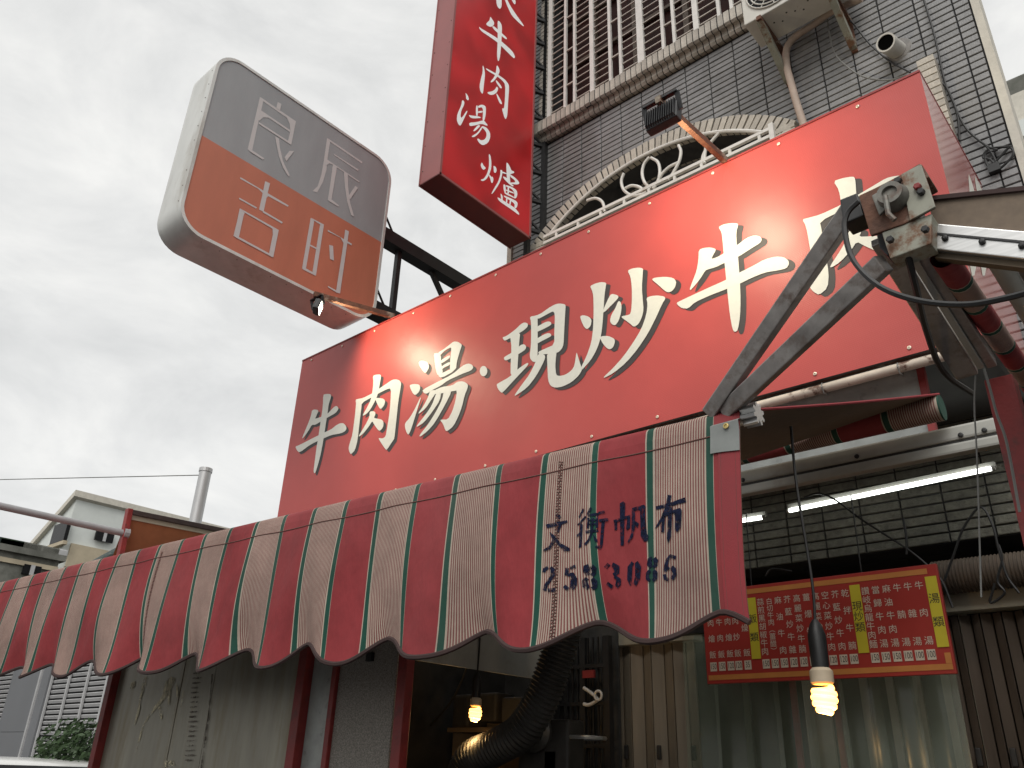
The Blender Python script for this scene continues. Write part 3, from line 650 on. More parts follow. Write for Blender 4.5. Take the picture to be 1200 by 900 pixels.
for nm, up, mt in (('upper_panel', True, 'sign_grey'), ('lower_panel', False, 'sign_orange')):
    pl = clip(inn, ZM, up)
    MB().prism([(SX-.008, y, z) for y, z in pl], (-.006, 0, 0)).build(nm, mt, sq)
    MB().prism([(SX-DEP+.008, y, z) for y, z in pl], (.006, 0, 0)).build('rear_'+nm, mt, sq)
rv = MB()
for i in range(10): rv.lathe((SX-.05, SY0-.001, SZ0+.25+i*.155), (0, -1, 0), [(0, .006), (.003, .004)], 6)
for i in range(10): rv.lathe((SX-.05, SY0+.25+i*.16, SZ0-.001), (0, 0, -1), [(0, .006), (.003, .004)], 6)
tag(rv.build('rivets', 'stain_dark', sq), kind='stuff')
plQ = lambda x, y: PX(x, y, SX-.008)
for polys, ox, oy, s in (
 ([[(200,72),(235,95),(210,215),(185,310),(125,590),(82,575),(150,290)],[(205,72),(545,305),(535,325),(225,108)],[(440,245),(545,305),(500,530),(465,510),(492,395),(485,330),(460,275)],[(210,200),(490,390),(488,408),(280,270),(230,268),(195,300),(185,290)],[(190,312),(500,512),(495,530),(185,328)],[(370,120),(405,140),(392,200),(355,180)],[(85,575),(120,580),(240,660),(225,672),(110,600)],[(345,452),(382,470),(390,560),(420,690),(485,825),(470,832),(420,750),(380,640),(360,540)],[(435,650),(480,590),(525,592),(450,690)]], 280, 105, 8.18),
 ([[(230,98),(262,118),(235,290),(225,400),(190,520),(135,618),(92,605),(140,560),(175,450),(200,310)],[(235,98),(568,325),(565,342),(255,130)],[(290,245),(530,398),(528,412),(520,410),(300,262)],[(232,305),(545,515),(535,522),(290,355),(250,340),(215,365),(218,320)],[(285,350),(325,370),(270,700),(235,690),(255,570)],[(238,685),(270,685),(345,745),(335,755),(245,700)],[(390,420),(428,440),(430,560),(450,720),(488,850),(458,835),(420,700),(400,560)],[(430,660),(500,555),(525,575),(450,685)]], 355, 150, 8.18),
 ([[(125,95),(550,345),(540,355),(370,262),(355,275),(310,225),(285,200),(122,108)],[(342,130),(385,150),(355,270),(328,400),(288,380),(315,260)],[(115,275),(270,362),(262,372),(112,288)],[(325,390),(497,492),(488,503),(320,405)],[(118,370),(165,395),(150,440),(110,625),(62,615),(95,480)],[(120,370),(460,560),(440,580),(400,545),(165,410)],[(405,535),(460,560),(412,800),(372,780),(408,600)],[(65,610),(110,622),(412,785),(405,800),(80,625)]], 265, 195, 7.5),
 ([[(155,85),(190,108),(110,570),(72,572)],[(245,150),(282,150),(205,640),(170,615)],[(160,85),(282,150),(270,165),(185,110)],[(150,340),(215,375),(210,388),(148,355)],[(75,570),(110,570),(205,625),(200,640),(80,580)],[(318,200),(550,335),(545,350),(510,330),(470,330),(440,275),(318,215)],[(485,198),(520,215),(435,812),(395,800),(465,350)],[(320,738),(405,785),(400,800),(318,750)],[(330,345),(368,355),(375,495),(338,480)]], 345, 245, 8.18)):
    strokes(sq, 'character', 'sign_letter', polys, plQ, Vector((.0015, 0, 0)), ox, oy, s, .0004, False)
bm_ = thing('sign_beams', 'pair of black steel beams with struts carrying the square sign', 'sign bracket', (SX-.19, 5.2, 5.6))
for z in (6.486, 5.614):
    be = MB().bar((SX-.19, SY1-.002, z), (SX-.19, 6.35, z), .14, .145).build('beam', 'black_steel', bm_)
    MB().box((SX-.19, SY1+.012, z+.11), (.16, .02, .46)).build('end_plate', 'black_steel', be)
    for dx in (-.06, .06): MB().bar((SX-.19+dx, SY1+.02, z+.28), (SX-.19+dx, SY1+.18, z+.07), .016, .016).build('gusset', 'black_steel', be)
    MB().bar((SX-.13, 6.25, z), (-4.89, 6.25, z), .12, .12).build('wall_tie', 'black_steel', be)
    for k in (.35, .8, 1.3): MB().lathe((SX-.19, SY1+k, z+.073), (0, 0, 1), [(0, .02), (.02, .016)], 8).build('bolt', 'black_steel', be)
MB().bar((SX-.19, SY1+.34, 6.42), (SX-.19, SY1+.34, 5.68), .052, .052, (0, 1, 0)).build('upright', 'black_steel', bm_)
MB().bar((SX-.19, SY1+.80, 6.42), (SX-.19, SY1+1.43, 5.68), .046, .046, (1, 0, 0)).build('strut', 'black_steel', bm_)

# ------------------------------------------------------------------ tall vertical sign
VX = -4.42; VY0, VY1, VZ0, VZ1 = 3.80, 5.055, 6.41, 10.6
vs_ = thing('vertical_sign', 'tall red projecting sign with white brush characters fixed to the tiled wall', 'sign', (VX-.13, 4.4, VZ0))
MB().box2((VX-.006, VY0+.015, VZ0+.015), (VX-.002, VY1-.015, VZ1)).build('face', 'vsign_face', vs_)
MB().box2((VX-.27+.002, VY0+.015, VZ0+.015), (VX-.27+.006, VY1-.015, VZ1)).build('rear_face', 'vsign_face', vs_)
MB().box2((VX-.262, VY0, VZ0+.012), (VX-.008, VY0+.012, VZ1)).build('edge_panel', 'vsign_side', vs_)
MB().box2((VX-.262, VY0, VZ0), (VX-.008, VY1, VZ0+.01)).build('bottom_panel', 'vsign_bottom', vs_)
MB().box2((VX-.262, VY1-.012, VZ0+.012), (VX-.008, VY1, VZ1)).build('rear_edge', 'vsign_bottom', vs_)
tr = MB()
for y in (VY0+.006, VY1-.006):
    for x in (VX-.002, VX-.268): tr.box2((x-.006, y-.012, VZ0-.004), (x+.006, y+.012, VZ1))
for x in (VX-.002, VX-.268): tr.box2((x-.006, VY0-.006, VZ0-.006), (x+.006, VY1+.006, VZ0+.018))
tr.build('corner_trim', 'vsign_side', vs_)
rv = MB()
for i in range(13):
    for x in (VX-.03, VX-.24): rv.lathe((x, VY0-.001, VZ0+.15+i*.3), (0, -1, 0), [(0, .008), (.003, .005)], 6)
tag(rv.build('rivets', 'stain_dark', vs_), kind='stuff')
lad = MB()
lad.bar((VX-.13, VY1+.10, 6.2), (VX-.13, VY1+.10, VZ1), .05, .05, (0, 1, 0)); lad.bar((VX-.13+.12, WY-.04, 6.3), (VX-.13+.12, WY-.04, VZ1), .05, .05, (0, 1, 0))
for i in range(11):
    z = 6.6+i*.38
    lad.bar((VX-.13, VY1-.01, z), (VX-.02, WY-.03, z), .035, .035); lad.bar((VX-.13, VY1, z+.19), (VX-.02, WY-.03, z), .02, .02)
lad.build('wall_bracket', 'black_steel', vs_)
plV = lambda x, y: PX(x, y, VX-.002)
for polys, ox, oy, s in (
 ([[(350,-30),(425,-30),(425,80),(410,115),(390,115),(360,70)],[(455,-30),(485,-30),(540,80),(620,200),(720,340),(710,350),(640,290),(560,210),(510,110)],[(545,-20),(600,-20),(610,40),(600,62),(580,45)]], 550, 0, 11.25),
 ([[(275,215),(300,255),(325,290),(325,325),(300,350),(270,355),(235,338),(218,318),(240,290),(265,270)],[(300,345),(330,350),(400,415),(490,495),(495,515),(480,520),(430,480),(370,435),(310,375)],[(370,270),(400,285),(425,330),(428,400),(420,560),(405,740),(385,810),(370,800),(362,720),(370,560),(372,400)],[(125,350),(150,375),(220,415),(360,500),(450,570),(560,670),(600,740),(595,770),(575,765),(500,690),(420,610),(350,545),(240,470),(165,420),(130,380)]], 550, 0, 11.25),
 ([[(330,50),(345,75),(355,140),(345,220),(335,320),(325,328),(308,300),(300,255),(315,180),(332,120)],[(360,80),(400,100),(480,145),(545,190),(580,235),(585,270),(575,400),(568,530),(555,572),(540,560),(515,470),(525,465),(535,470),(545,380),(548,240),(520,200),(470,160),(400,120),(365,95)],[(465,50),(485,75),(495,110),(480,150),(440,205),(410,222),(405,210),(440,170),(458,120)],[(460,195),(480,215),(510,255),(515,275),(500,275),(470,235),(455,205)],[(465,255),(480,275),(470,310),(440,335),(405,340),(375,322),(380,310),(420,305),(450,285)],[(460,320),(480,345),(515,410),(512,432),(490,415),(465,350)]], 525, 70, 8.18),
 ([[(165,315),(190,345),(200,380),(190,392),(172,375),(172,345)],[(135,385),(155,400),(155,430),(125,490),(118,545),(130,560),(180,485),(185,500),(150,570),(120,635),(100,625),(82,580),(88,520),(125,440)],[(270,435),(285,445),(285,540),(268,540),(265,480)],[(285,445),(320,430),(350,440),(362,460),(360,530),(345,590),(328,590),(335,480),(320,455),(290,465)],[(285,495),(330,490),(330,508),(285,512)],[(195,530),(215,535),(300,545),(320,560),(240,565),(210,555)],[(198,605),(270,600),(340,580),(380,630),(370,635),(320,615),(260,630),(205,640)],[(285,625),(310,635),(270,675),(245,690),(238,680)],[(320,640),(325,660),(290,710),(250,745),(222,742),(230,730),(280,700)],[(325,635),(370,655),(400,700),(402,750),(380,800),(330,825),(295,800),(275,765),(285,755),(310,775),(345,770),(365,740),(365,700),(340,665),(315,650)]], 525, 70, 8.18),
 ([[(95,200),(115,240),(140,265),(140,278),(115,292),(95,275),(80,235)],[(175,100),(195,120),(208,200),(205,270),(185,340),(150,400),(110,425),(82,415),(85,405),(120,395),(155,340),(178,260),(180,180)],[(180,340),(205,375),(220,370),(232,400),(222,445),(205,445),(195,400),(180,365)],[(230,240),(260,260),(270,300),(255,330),(235,320),(232,275)],[(310,288),(335,300),(335,340),(310,430),(270,500),(215,575),(205,570),(240,505),(285,430),(310,350)],[(380,205),(400,215),(425,260),(440,300),(470,310),(475,330),(430,340),(420,380),(430,440),(410,440),(385,380),(382,300)],[(335,310),(380,330),(385,345),(335,330)],[(425,345),(480,380),(530,435),(530,460),(490,465),(430,455),(425,440),(485,440),(480,415),(425,375)],[(340,365),(400,395),(440,460),(470,480),(450,490),(400,450),(345,390)],[(345,460),(370,470),(375,560),(355,555),(345,510)],[(370,470),(440,490),(500,530),(510,580),(495,625),(470,630),(475,560),(440,515),(375,490)],[(395,485),(412,490),(407,585),(390,575)],[(375,520),(470,560),(470,575),(375,540)],[(355,550),(470,610),(480,630),(360,575)],[(270,615),(300,625),(400,690),(480,740),(530,805),(525,825),(440,760),(350,700),(290,655)],[(310,565),(335,600),(335,660),(318,655),(312,600)],[(345,590),(480,650),(510,680),(505,720),(490,745),(470,740),(475,690),(400,640),(350,610)],[(375,610),(392,620),(385,690),(370,685)],[(420,630),(435,640),(425,715),(408,705)]], 555, 170, 10)):
    strokes(vs_, 'character', 'white_letter', polys, plV, Vector((.0015, 0, 0)), ox, oy, s, .0004, True)

# ------------------------------------------------------------------ floodlights that wash the signboard
def floodlight(pos, foot, label, energy, sz, tilt, yaw=0, drop=0):
    t = thing('floodlight', label, 'floodlight', tuple(foot), 'floodlights over the signboard')
    pos = Vector(pos); foot = Vector(foot)
    rot = Matrix.Rotation(-yaw, 3, 'Z') @ Matrix.Rotation(tilt, 3, 'X')
    MB().bar(foot, pos+Vector((0, -.06, .10)), .035, .045).build('pole', 'rust_steel', t)
    b = MB().box(pos, (sz, sz*.28, sz*.7), rot)
    body = b.build('housing', 'lamp_body', t, bevel=.01)
    fn = MB()
    for i in range(13): fn.box(pos+rot @ Vector((-sz*.44+i*sz*.073, -sz*.19, 0)), (sz*.022, sz*.12, sz*.62), rot)
    tag(fn.build('cooling_fins', 'lamp_body', t), kind='stuff')
    yk = MB()
    for sx in (-1, 1): yk.bar(pos+Vector((sx*sz*.53, 0, 0)), pos+Vector((sx*sz*.53, -.03, sz*.55)), .008, .03, (1, 0, 0))
    yk.bar(pos+Vector((-sz*.55, -.03, sz*.55)), pos+Vector((sz*.55, -.03, sz*.55)), .03, .012); yk.build('yoke', 'lamp_body', t)
    MB().box(pos+rot @ Vector((0, sz*.145, 0)), (sz*.86, .004, sz*.56), rot).build('lens', 'lamp_glass', t)
    ld = bpy.data.lights.new('flood_beam', 'SPOT'); ld.energy = energy; ld.spot_size = R(150); ld.spot_blend = .6; ld.shadow_soft_size = .055; ld.color = (1, .84, .58)
    lo = bpy.data.objects.new('flood_beam', ld); COL.objects.link(lo); lo.parent = t
    lo.location = pos+rot @ Vector((0, sz*.17+.02, -drop))-foot
    d = rot @ Vector((0, 1, 0)); lo.rotation_euler = (-d).to_track_quat('Z', 'Y').to_euler()
L1 = PY(373, 360, 3.34); L2 = PY(778, 138, 3.24)
floodlight(L1, PY(462, 371, 4.03), 'small lit floodlight on a rusty arm beside the square sign', 30, .14, R(-14), R(38))
floodlight(L2, PY(852, 190, 4.03), 'black finned floodlight on a rusty pole above the signboard middle', 31, .21, R(-8), 0, .05)


# ------------------------------------------------------------------ striped awning over the shop front
def Yb(X): return 2.597+(X+1.18)*(2.597-2.205)/(7.452-1.18)
ZT = 2.80
NOTCH = [-8.85, -8.25, -7.72, -7.19, -6.651, -6.172, -5.587, -5.047, -4.498, -4.001, -3.48, -2.948, -2.389, -1.836, -1.30, -.80]
def vprof(X):
    for i in range(len(NOTCH)-1):
        if NOTCH[i] <= X <= NOTCH[i+1]:
            s = (X-NOTCH[i])/(NOTCH[i+1]-NOTCH[i]); return i, s
    return 0, 0
def hsh(i): return math.sin(i*12.9898+4.1)*.5+.5
def vpt(X, v, off=0.0):
    i, s = vprof(X)
    b = 1-math.exp(-(min(s, 1-s)/.23)**2)
    zn = 2.108+.05*(-1.3-X)/5.3; zb = zn-(.058+.03*hsh(i))*b-.018*math.sin(math.pi*s)
    z = ZT-.03+(zb-ZT+.03)*v
    wv = (b-.45)*(.045+.03*hsh(i+3))*v**4 + .018*math.sin(X*9+1.3)*v + .012*math.sin(X*17+v*3)*v*(1-.3*v) + .02*math.sin(v*math.pi)
    dx = .016*math.sin(2*math.pi*s+hsh(i))*v**5
    if X > -1.6: dx -= .045*v*(X+1.6)/.4; wv *= 1-.7*(X+1.6)/.4
    return Vector((X+dx, Yb(X)-.042-wv-off, z))
def onv(x, y):
    Y = 2.5
    for _ in range(12): p = PY(x, y, Y-.045); Y = Yb(p.x)
    return p
AW0, AW1 = -8.7, -1.205
aw = thing('striped_awning', 'faded red, green and beige striped awning with scalloped valance', 'awning', (-4, 3.2, 2.6))
SUC = .967*PER+1.323
def grid(fn, us, vs, su=None):
    mb = MB(); nv = len(vs); mb.uv = []
    for u in us:
        for v in vs: mb.v.append(fn(u, v)); mb.uv.append((su or (lambda a, b: a+SUC))(u, v))
    for i in range(len(us)-1):
        for j in range(nv-1): a = i*nv+j; mb.f.append([a, a+nv, a+nv+1, a+1])
    return mb
nU = 560
us = [AW0+(AW1-AW0)*i/nU for i in range(nU+1)]
grid(vpt, us, [i/26 for i in range(27)]).build('valance', 'awning_cloth', aw, smooth=True, fix=False)
grid(lambda u, v: vpt(u, v, -.003), us[::2], [i/20 for i in range(21)]).build('valance_back', 'fabric_under', aw, smooth=True, fix=False)
MB().tube([vpt(u, 1.0) for u in us[::2]], .011, 6).build('hem_binding', 'hem', aw, smooth=True)
# cloth wrapped round the front bar, and the canopy up to the roller
RB = .036
def wrap(u, v):
    a = R(190-200*v); return Vector((u, Yb(u)+math.cos(a)*RB+.0, ZT+math.sin(a)*RB)) if v > 0 else vpt(u, 0)
grid(wrap, us[::2], [0]+[.08+.92*i/10 for i in range(11)]).build('bar_wrap', 'awning_cloth', aw, smooth=True, fix=False)
RX1, RYR, RZR, RRR = -.83, 3.9, 3.2, .062
def can(u, v):
    X = AW0+(AW1-AW0)*u + v*u*(RX1-AW1); X0 = AW0+(AW1-AW0)*u; XE = X0+u*(RX1-AW1); tt = min(1, max(0, (RX1-XE)/1.1))
    p = Vector((X0, Yb(X0)+.02, ZT+.036)).lerp(Vector((XE, RYR-.02-.07*tt, RZR+RRR-.15*tt)), v); p.z -= .006*math.sin(math.pi*v)
    return p
uu = [i/160 for i in range(161)]; vv = [i/12 for i in range(13)]
grid(can, uu, vv, lambda u, v: AW0+(AW1-AW0)*u+v*u*(RX1-AW1)*1.0+SUC).build('canopy', 'awning_cloth', aw, smooth=True, fix=False)
grid(lambda u, v: can(u, v)-Vector((0, 0, .004)), uu[::4], vv, None).build('canopy_underside', 'fabric_under', aw, smooth=True, fix=False)
MB().tube([can(1, v)-Vector((0, 0, .002)) for v in vv], .006, 6).build('canopy_piping', 'red_hem', aw, smooth=True)
MB().tube([(u, Yb(u), ZT) for u in us[::40]], RB-.006, 12).build('front_bar', 'alu', aw, smooth=True)
ro = MB(); ro.uv = []
nn = 16; xs = [AW0+(RX1-AW0)*i/60 for i in range(61)]
for x in xs:
    for j in range(nn):
        a = 2*math.pi*j/nn; ro.v.append(Vector((x, RYR+math.cos(a)*RRR, RZR+math.sin(a)*RRR))); ro.uv.append(x+SUC)
for i in range(60):
    for j in range(nn): ro.f.append([i*nn+j, i*nn+(j+1) % nn, (i+1)*nn+(j+1) % nn, (i+1)*nn+j])
ro.f.append([60*nn+j for j in range(nn)]); ro.build('roller', 'awning_cloth', aw, smooth=True)
# seams and stitching
MB().tube([vpt(u, .055, .001) for u in us[::3]], .0028, 5).build('top_seam', 'thread', aw)
for X0 in (-1.985, -5.0, -8.0):
    mbz = MB(); mbz.tube([vpt(X0+.012*(1 if k % 2 else -1)*.4, k/60, .002) for k in range(61)], .0026, 4)
    for k in range(60): mbz.tube([vpt(X0-.012, k/60, .002), vpt(X0+.012, (k+.5)/60, .002)], .0016, 4)
    mbz.build('cloth_seam', 'thread', aw)
for X0 in (-1.222, -1.278): MB().tube([vpt(X0, k/40, .001) for k in range(41)], .0018, 4).build('stitching', 'thread', aw)
hs = grid(lambda u, v: vpt(u, v, .0022), [-1.288+.083*i/6 for i in range(7)], [.06+.94*i/24 for i in range(25)]); hs.uv = None
hs.build('end_hem', 'red_hem', aw, smooth=True, fix=False)
pt = MB()
pp = [[vpt(-1.315+.112*i/5, v, .008) if v > .04 else Vector((-1.315+.112*i/5, Yb(-1.25)-.046+(-.01 if v > -.05 else .035), ZT-.03-v*.6)) for v in (-.10, -.05, .0, .05, .10, .16)] for i in range(6)]
for r_ in pp: pt.v += r_
for i in range(5):
    for j in range(5): a = i*6+j; pt.f.append([a, a+6, a+7, a+1])
pt.build('corner_patch', 'grey_patch', aw, smooth=True)
MB().lathe(vpt(-1.25, .02, .014), (0, -1, .1), [(0, .011), (.003, .011), (.004, .006), (.001, .004)], 12).build('eyelet', 'brass', aw)
st = MB(); sp = []
for k in range(24):
    r_ = .044 if k % 3 else .027; a = 2*math.pi*k/24; sp.append((AW1+.002, Yb(-1.2)+math.cos(a)*r_, ZT+.0+math.sin(a)*r_))
st.prism(sp, (.055, .0, .0)); st.build('bar_end_cap', 'alu', aw)
# stencilled name and number
def stencil(polys, ox, oy, s, name):
    bm = bmesh.new()
    for i, pl in enumerate(polys):
        pts = [onv(ox+x/s, oy+y/s) for x, y in pl]; dn = []
        for k in range(len(pts)):
            a, b = pts[k], pts[(k+1) % len(pts)]; n = max(1, int((a-b).length/.008))
            dn += [a.lerp(b, q/n) for q in range(n)]
        vv_ = [bm.verts.new((p.x, 0, p.z)) for p in dn]
        try: f = bm.faces.new(vv_)
        except ValueError: continue
        bmesh.ops.triangulate(bm, faces=[f])
        for v in vv_:
            i_, s_ = vprof(v.co.x); b_ = 1-math.exp(-(min(s_, 1-s_)/.23)**2); zn = 2.108+.05*(-1.3-v.co.x)/5.3; zb = zn-(.058+.03*hsh(i_))*b_-.018*math.sin(math.pi*s_)
            q = vpt(v.co.x, (ZT-.03-v.co.z)/(ZT-.03-zb), .0028+.0005*(i % 5)); v.co = (v.co.x, q.y, v.co.z)
    mb = MB(); bm.verts.index_update(); mb.v = [v.co.copy() for v in bm.verts]; mb.f = [[v.index for v in f.verts] for f in bm.faces]; bm.free()
    return mb.build(name, 'stencil_ink', aw, fix=False)
def ln(pts, wd=20):
    P = [Vector((x, y, 0)) for x, y in pts]; L_, R_ = [], []
    for i in range(len(P)):
        d = (P[min(i+1, len(P)-1)]-P[max(i-1, 0)]).normalized(); n = Vector((-d.y, d.x, 0))*wd/2
        L_.append(P[i]+n); R_.append(P[i]-n)
    return [(p.x, p.y) for p in L_+R_[::-1]]
SO = (630, 570, 6.316)
stencil([[(155,215),(175,205),(195,235),(180,250),(160,240)],[(85,290),(150,275),(240,258),(245,275),(170,300),(95,318)],[(185,285),(205,285),(185,350),(165,345)],[(115,345),(150,370),(200,430),(265,465),(270,485),(225,490),(170,430),(125,380)],[(140,400),(160,420),(120,475),(75,490),(72,480),(115,450)]], *SO, 'character')
stencil([[(355,170),(370,180),(335,245),(325,235)],[(375,225),(385,235),(325,300),(318,290)],[(340,280),(360,290),(350,455),(330,465)],[(315,370),(345,340),(345,360),(318,385)],[(410,160),(425,170),(395,225),(385,215)],[(395,212),(470,202),(470,222),(395,232)],ln([(398,240),(395,320)],16),ln([(395,262),(465,255)],12),ln([(395,290),(465,283)],12),ln([(462,225),(460,315)],16),[(375,335),(465,322),(470,342),(380,357)],ln([(428,240),(422,345),(400,405),(372,440)],16),[(430,360),(460,400),(465,425),(440,410)],[(470,195),(515,185),(515,205),(470,215)],[(475,250),(540,240),(540,262),(475,272)],[(490,265),(515,262),(495,440),(480,475),(440,455),(455,440),(475,440)]], *SO, 'character')
stencil([[(580,260),(600,255),(600,325),(580,330)],[(620,130),(645,115),(660,130),(645,440),(622,440)],[(672,230),(697,215),(695,310),(670,330),(665,310),(675,250)],[(575,255),(690,215),(690,235),(580,275)],[(710,165),(730,160),(735,300),(715,380),(680,425),(675,415),(705,350)],[(720,160),(800,140),(812,155),(802,330),(838,370),(835,412),(800,415),(775,370),(780,178),(725,188)],[(735,260),(762,280),(752,312),(730,290)]], *SO, 'character')
stencil([[(890,155),(1000,130),(1110,90),(1120,125),(1000,158),(895,182)],[(980,70),(1012,75),(992,180),(920,300),(885,325),(940,230),(970,150)],[(943,210),(967,205),(962,350),(940,350)],[(950,210),(1075,170),(1092,185),(1087,310),(1060,350),(1042,330),(1052,200),(960,238)],[(993,165),(1022,160),(1017,380),(997,430),(985,400)]], *SO, 'character')
e8 = [[(395,590),(370,600),(365,635),(385,662)],[(412,590),(432,610),(427,640),(407,662)],[(380,682),(357,702),(357,740),(380,758)],[(410,682),(430,702),(427,740),(402,758)]]
digs = [[[(76,645),(84,622),(108,608)],[(125,608),(150,628),(148,660),(122,700),(96,740),(84,780)],[(110,778),(165,774)]],
 [[(268,612),(306,600)],[(250,612),(242,668)],[(252,664),(286,656),(302,690),(297,740),(276,765)],[(256,770),(228,745)]], e8,
 [[(505,605),(532,575)],[(556,575),(597,597),(592,635),(560,655)],[(566,665),(603,690),(601,722),(576,742)],[(548,744),(508,715)]],
 [[(712,565),(682,600),(676,690),(697,730)],[(740,562),(766,600),(756,690),(725,730)]], [[(x+475, y-52) for x, y in p] for p in e8],
 [[(1050,538),(1012,525),(986,560),(971,642)],[(968,660),(976,692),(1000,700)],[(1022,696),(1046,660),(1041,622),(1022,605)],[(1002,607),(988,622)]]]
for d in digs: stencil([ln(p, 27) for p in d], *SO, 'digit')

# ------------------------------------------------------------------ arm frame with rusty gearbox at the awning end
BQ = 2.2
ar = thing('awning_arm', 'grey steel awning arms meeting at a rusty gearbox plate', 'awning arm', tuple(PY(1045, 300, BQ)))
FE = Vector((-1.33, Yb(-1.33), ZT+.04))
MB().bar(PY(1004, 236, BQ+.02), FE+Vector((.0, -.01, .0)), .055, .05, (0, 1, .3)).build('arm', 'steel_dark', ar, bevel=.004)
MB().bar(PY(1036, 308, BQ+.03), FE+Vector((.06, -.01, -.01)), .06, .045, (0, 1, .3)).build('arm', 'steel_dark', ar, bevel=.004)
PE = PY(1152, 434, 2.9)
MB().bar(PY(1034, 280, BQ+.06), PE+Vector((-.05, 0, 0)), .07, .03, (0, 1, .5)).build('arm', 'steel_dark', ar, bevel=.004)
MB().bar(PY(1066, 292, BQ+.06), PE+Vector((.0, -.02, .02)), .022, .05, (0, 1, .5)).build('arm', 'alu_paint', ar, bevel=.003)
MB().bar(PY(1078, 292, BQ+.08), PE+Vector((.03, .0, .02)), .03, .04, (0, 1, .5)).build('arm', 'steel_dark', ar, bevel=.003)
def plate(px, Y, t, name, mt, bv=.004, par=None):
    return MB().prism([PY(x, y, Y) for x, y in px], (0, t, 0)).build(name, mt, par or ar, bevel=bv)
pa = plate([(1006, 229), (1030, 218), (1056, 204), (1078, 191), (1084, 205), (1096, 242), (1060, 262), (1020, 276)], BQ-.035, .012, 'gearbox_plate', 'rust_steel')
plate([(1008, 229), (1080, 192), (1089, 207), (1018, 246)], BQ-.02, .09, 'gearbox_top', 'rust_steel')
plate([(1056, 204), (1079, 192), (1096, 242), (1066, 258)], BQ-.044, .008, 'zinc_plate', 'pale_green_steel', .002)
plate([(1033, 272), (1092, 250), (1091, 285), (1043, 303)], BQ-.03, .07, 'lower_plate', 'pale_green_steel')
plate([(984, 234), (1004, 226), (1012, 252), (988, 262)], BQ-.01, .08, 'end_block', 'black_steel')
plate([(1022, 250), (1050, 240), (1075, 248), (1040, 300), (1030, 290)], BQ+.03, .06, 'rear_block', 'black_steel')
gc = PY(1046, 231, BQ-.05)
MB().lathe(gc+Vector((0, .03, 0)), (0, -1, 0), [(0, .045), (.03, .045), (.045, .038), (.06, .036), (.06, .022), (.05, .020)], 20).build('gear_boss', 'old_alu', ar, smooth=True)
plate([(1021, 229), (1040, 218), (1048, 236), (1030, 252)], BQ-.058, .012, 'gear_flange', 'old_alu')
MB().tube([gc+Vector((-.012, -.03, -.01)), gc+Vector((-.012, -.035, -.075)), gc+Vector((0, -.03, -.10))], .008, 8).build('crank_eye', 'old_alu', ar, smooth=True)
for px, py in ((1053, 213), (1076, 220), (1080, 226), (1085, 270), (1044, 282)):
    MB().lathe(PY(px, py, BQ-.045), (0, -1, 0), [(0, .011), (.012, .011), (.014, .008)], 6).build('bolt', 'black_steel' if px != 1076 else 'red_paint', pa)
wire('arm_cable', 'thick black cable looping from the gearbox along the right awning', [(1006, 236), (993, 250), (990, 270), (1000, 305), (1030, 335), (1075, 352), (1130, 357), (1180, 349), (1230, 335)], 2.12, .0085)
wire('arm_cable', 'black lead dropping from the gearbox to the wall', [(1064, 300, 2.2), (1074, 340, 2.3), (1085, 385, 2.5), (1105, 435, 2.8), (1140, 461, 3.2)], 2.4, .010)
wire('post_wire', 'thin pale wires hanging beside the red-brown post', [(1143, 440, 2.85), (1142, 480, 2.85), (1145, 540, 2.85), (1150, 700, 2.85)], 2.85, .0028, 'cable_grey')
wire('post_wire', 'thin grey flex running down the red-brown post', [(1153, 432, 2.83), (1160, 455, 2.83), (1168, 485, 2.83), (1180, 520, 2.83), (1195, 600, 2.83)], 2.83, .0045, 'cable_grey')
po = thing('steel_post', 'red-brown square steel post at the right of the shop front', 'post', (PE.x+.06, 2.93, 0))
MB().bar((PE.x+.035, 2.96, .1), (PE.x+.035, 2.96, 2.86), .085, .085, (0, 1, 0)).build('shaft', 'red_paint', po, bevel=.004)
MB().box((PE.x+.035, 2.96, .112), (.16, .16, .012)).build('base_plate', 'red_paint', po)

# ------------------------------------------------------------------ awning round the corner
ra = thing('side_awning', 'dark underside of a second striped awning with aluminium rail at right', 'awning', (.4, 3, 2.9))
RAX, RAZ = -.40, 2.985
ro = MB(); ro.uv = []
for i in range(41):
    y = 2.27+(4.6-2.27)*i/40
    for j in range(14):
        a = 2*math.pi*j/14; ro.v.append(Vector((RAX+math.cos(a)*.036, y, RAZ+math.sin(a)*.036))); ro.uv.append((y-2.27)*1.45)
for i in range(40):
    for j in range(14): ro.f.append([i*14+j, i*14+(j+1) % 14, (i+1)*14+(j+1) % 14, (i+1)*14+j])
ro.build('roller', 'awning_cloth', ra, smooth=True)
MB().tube([(RAX+.115, 2.27, RAZ+.0), (RAX+.115, 4.6, RAZ+.0)], .03, 10).build('torsion_tube', 'alu_paint', ra, smooth=True)
a1, a2 = PY(1096, 281, 2.25), PY(1215, 293, 2.25); dd = (a2-a1).normalized()
MB().bar(a1, a1+dd*2.2, .05, .078, (0, 0, 1)).build('rail', 'alu', ra, bevel=.003)
MB().bar(a1+Vector((0, -.027, .008)), a1+dd*2.2+Vector((0, -.027, .008)), .004, .006, (0, 0, 1)).build('rail_groove', 'black_steel', ra)
for k in range(6): MB().lathe(a1+dd*(.035+.1*k)+Vector((0, -.026, -.006)), (0, -1, 0), [(0, .009), (.009, .008), (.011, .004)], 8).build('bolt', 'black_steel', ra)
t1 = PY(1088, 236, 2.27); t2 = PY(1215, 223, 2.27); td = (t2-t1).normalized()
q1 = a1+Vector((0, .02, .04)); q2 = a1+dd*2.2+Vector((0, .02, .04))
MB().prism([t1, t1+td*2.2, q2, q1], (0, .012, 0)).build('front_band', 'fabric_under', ra)
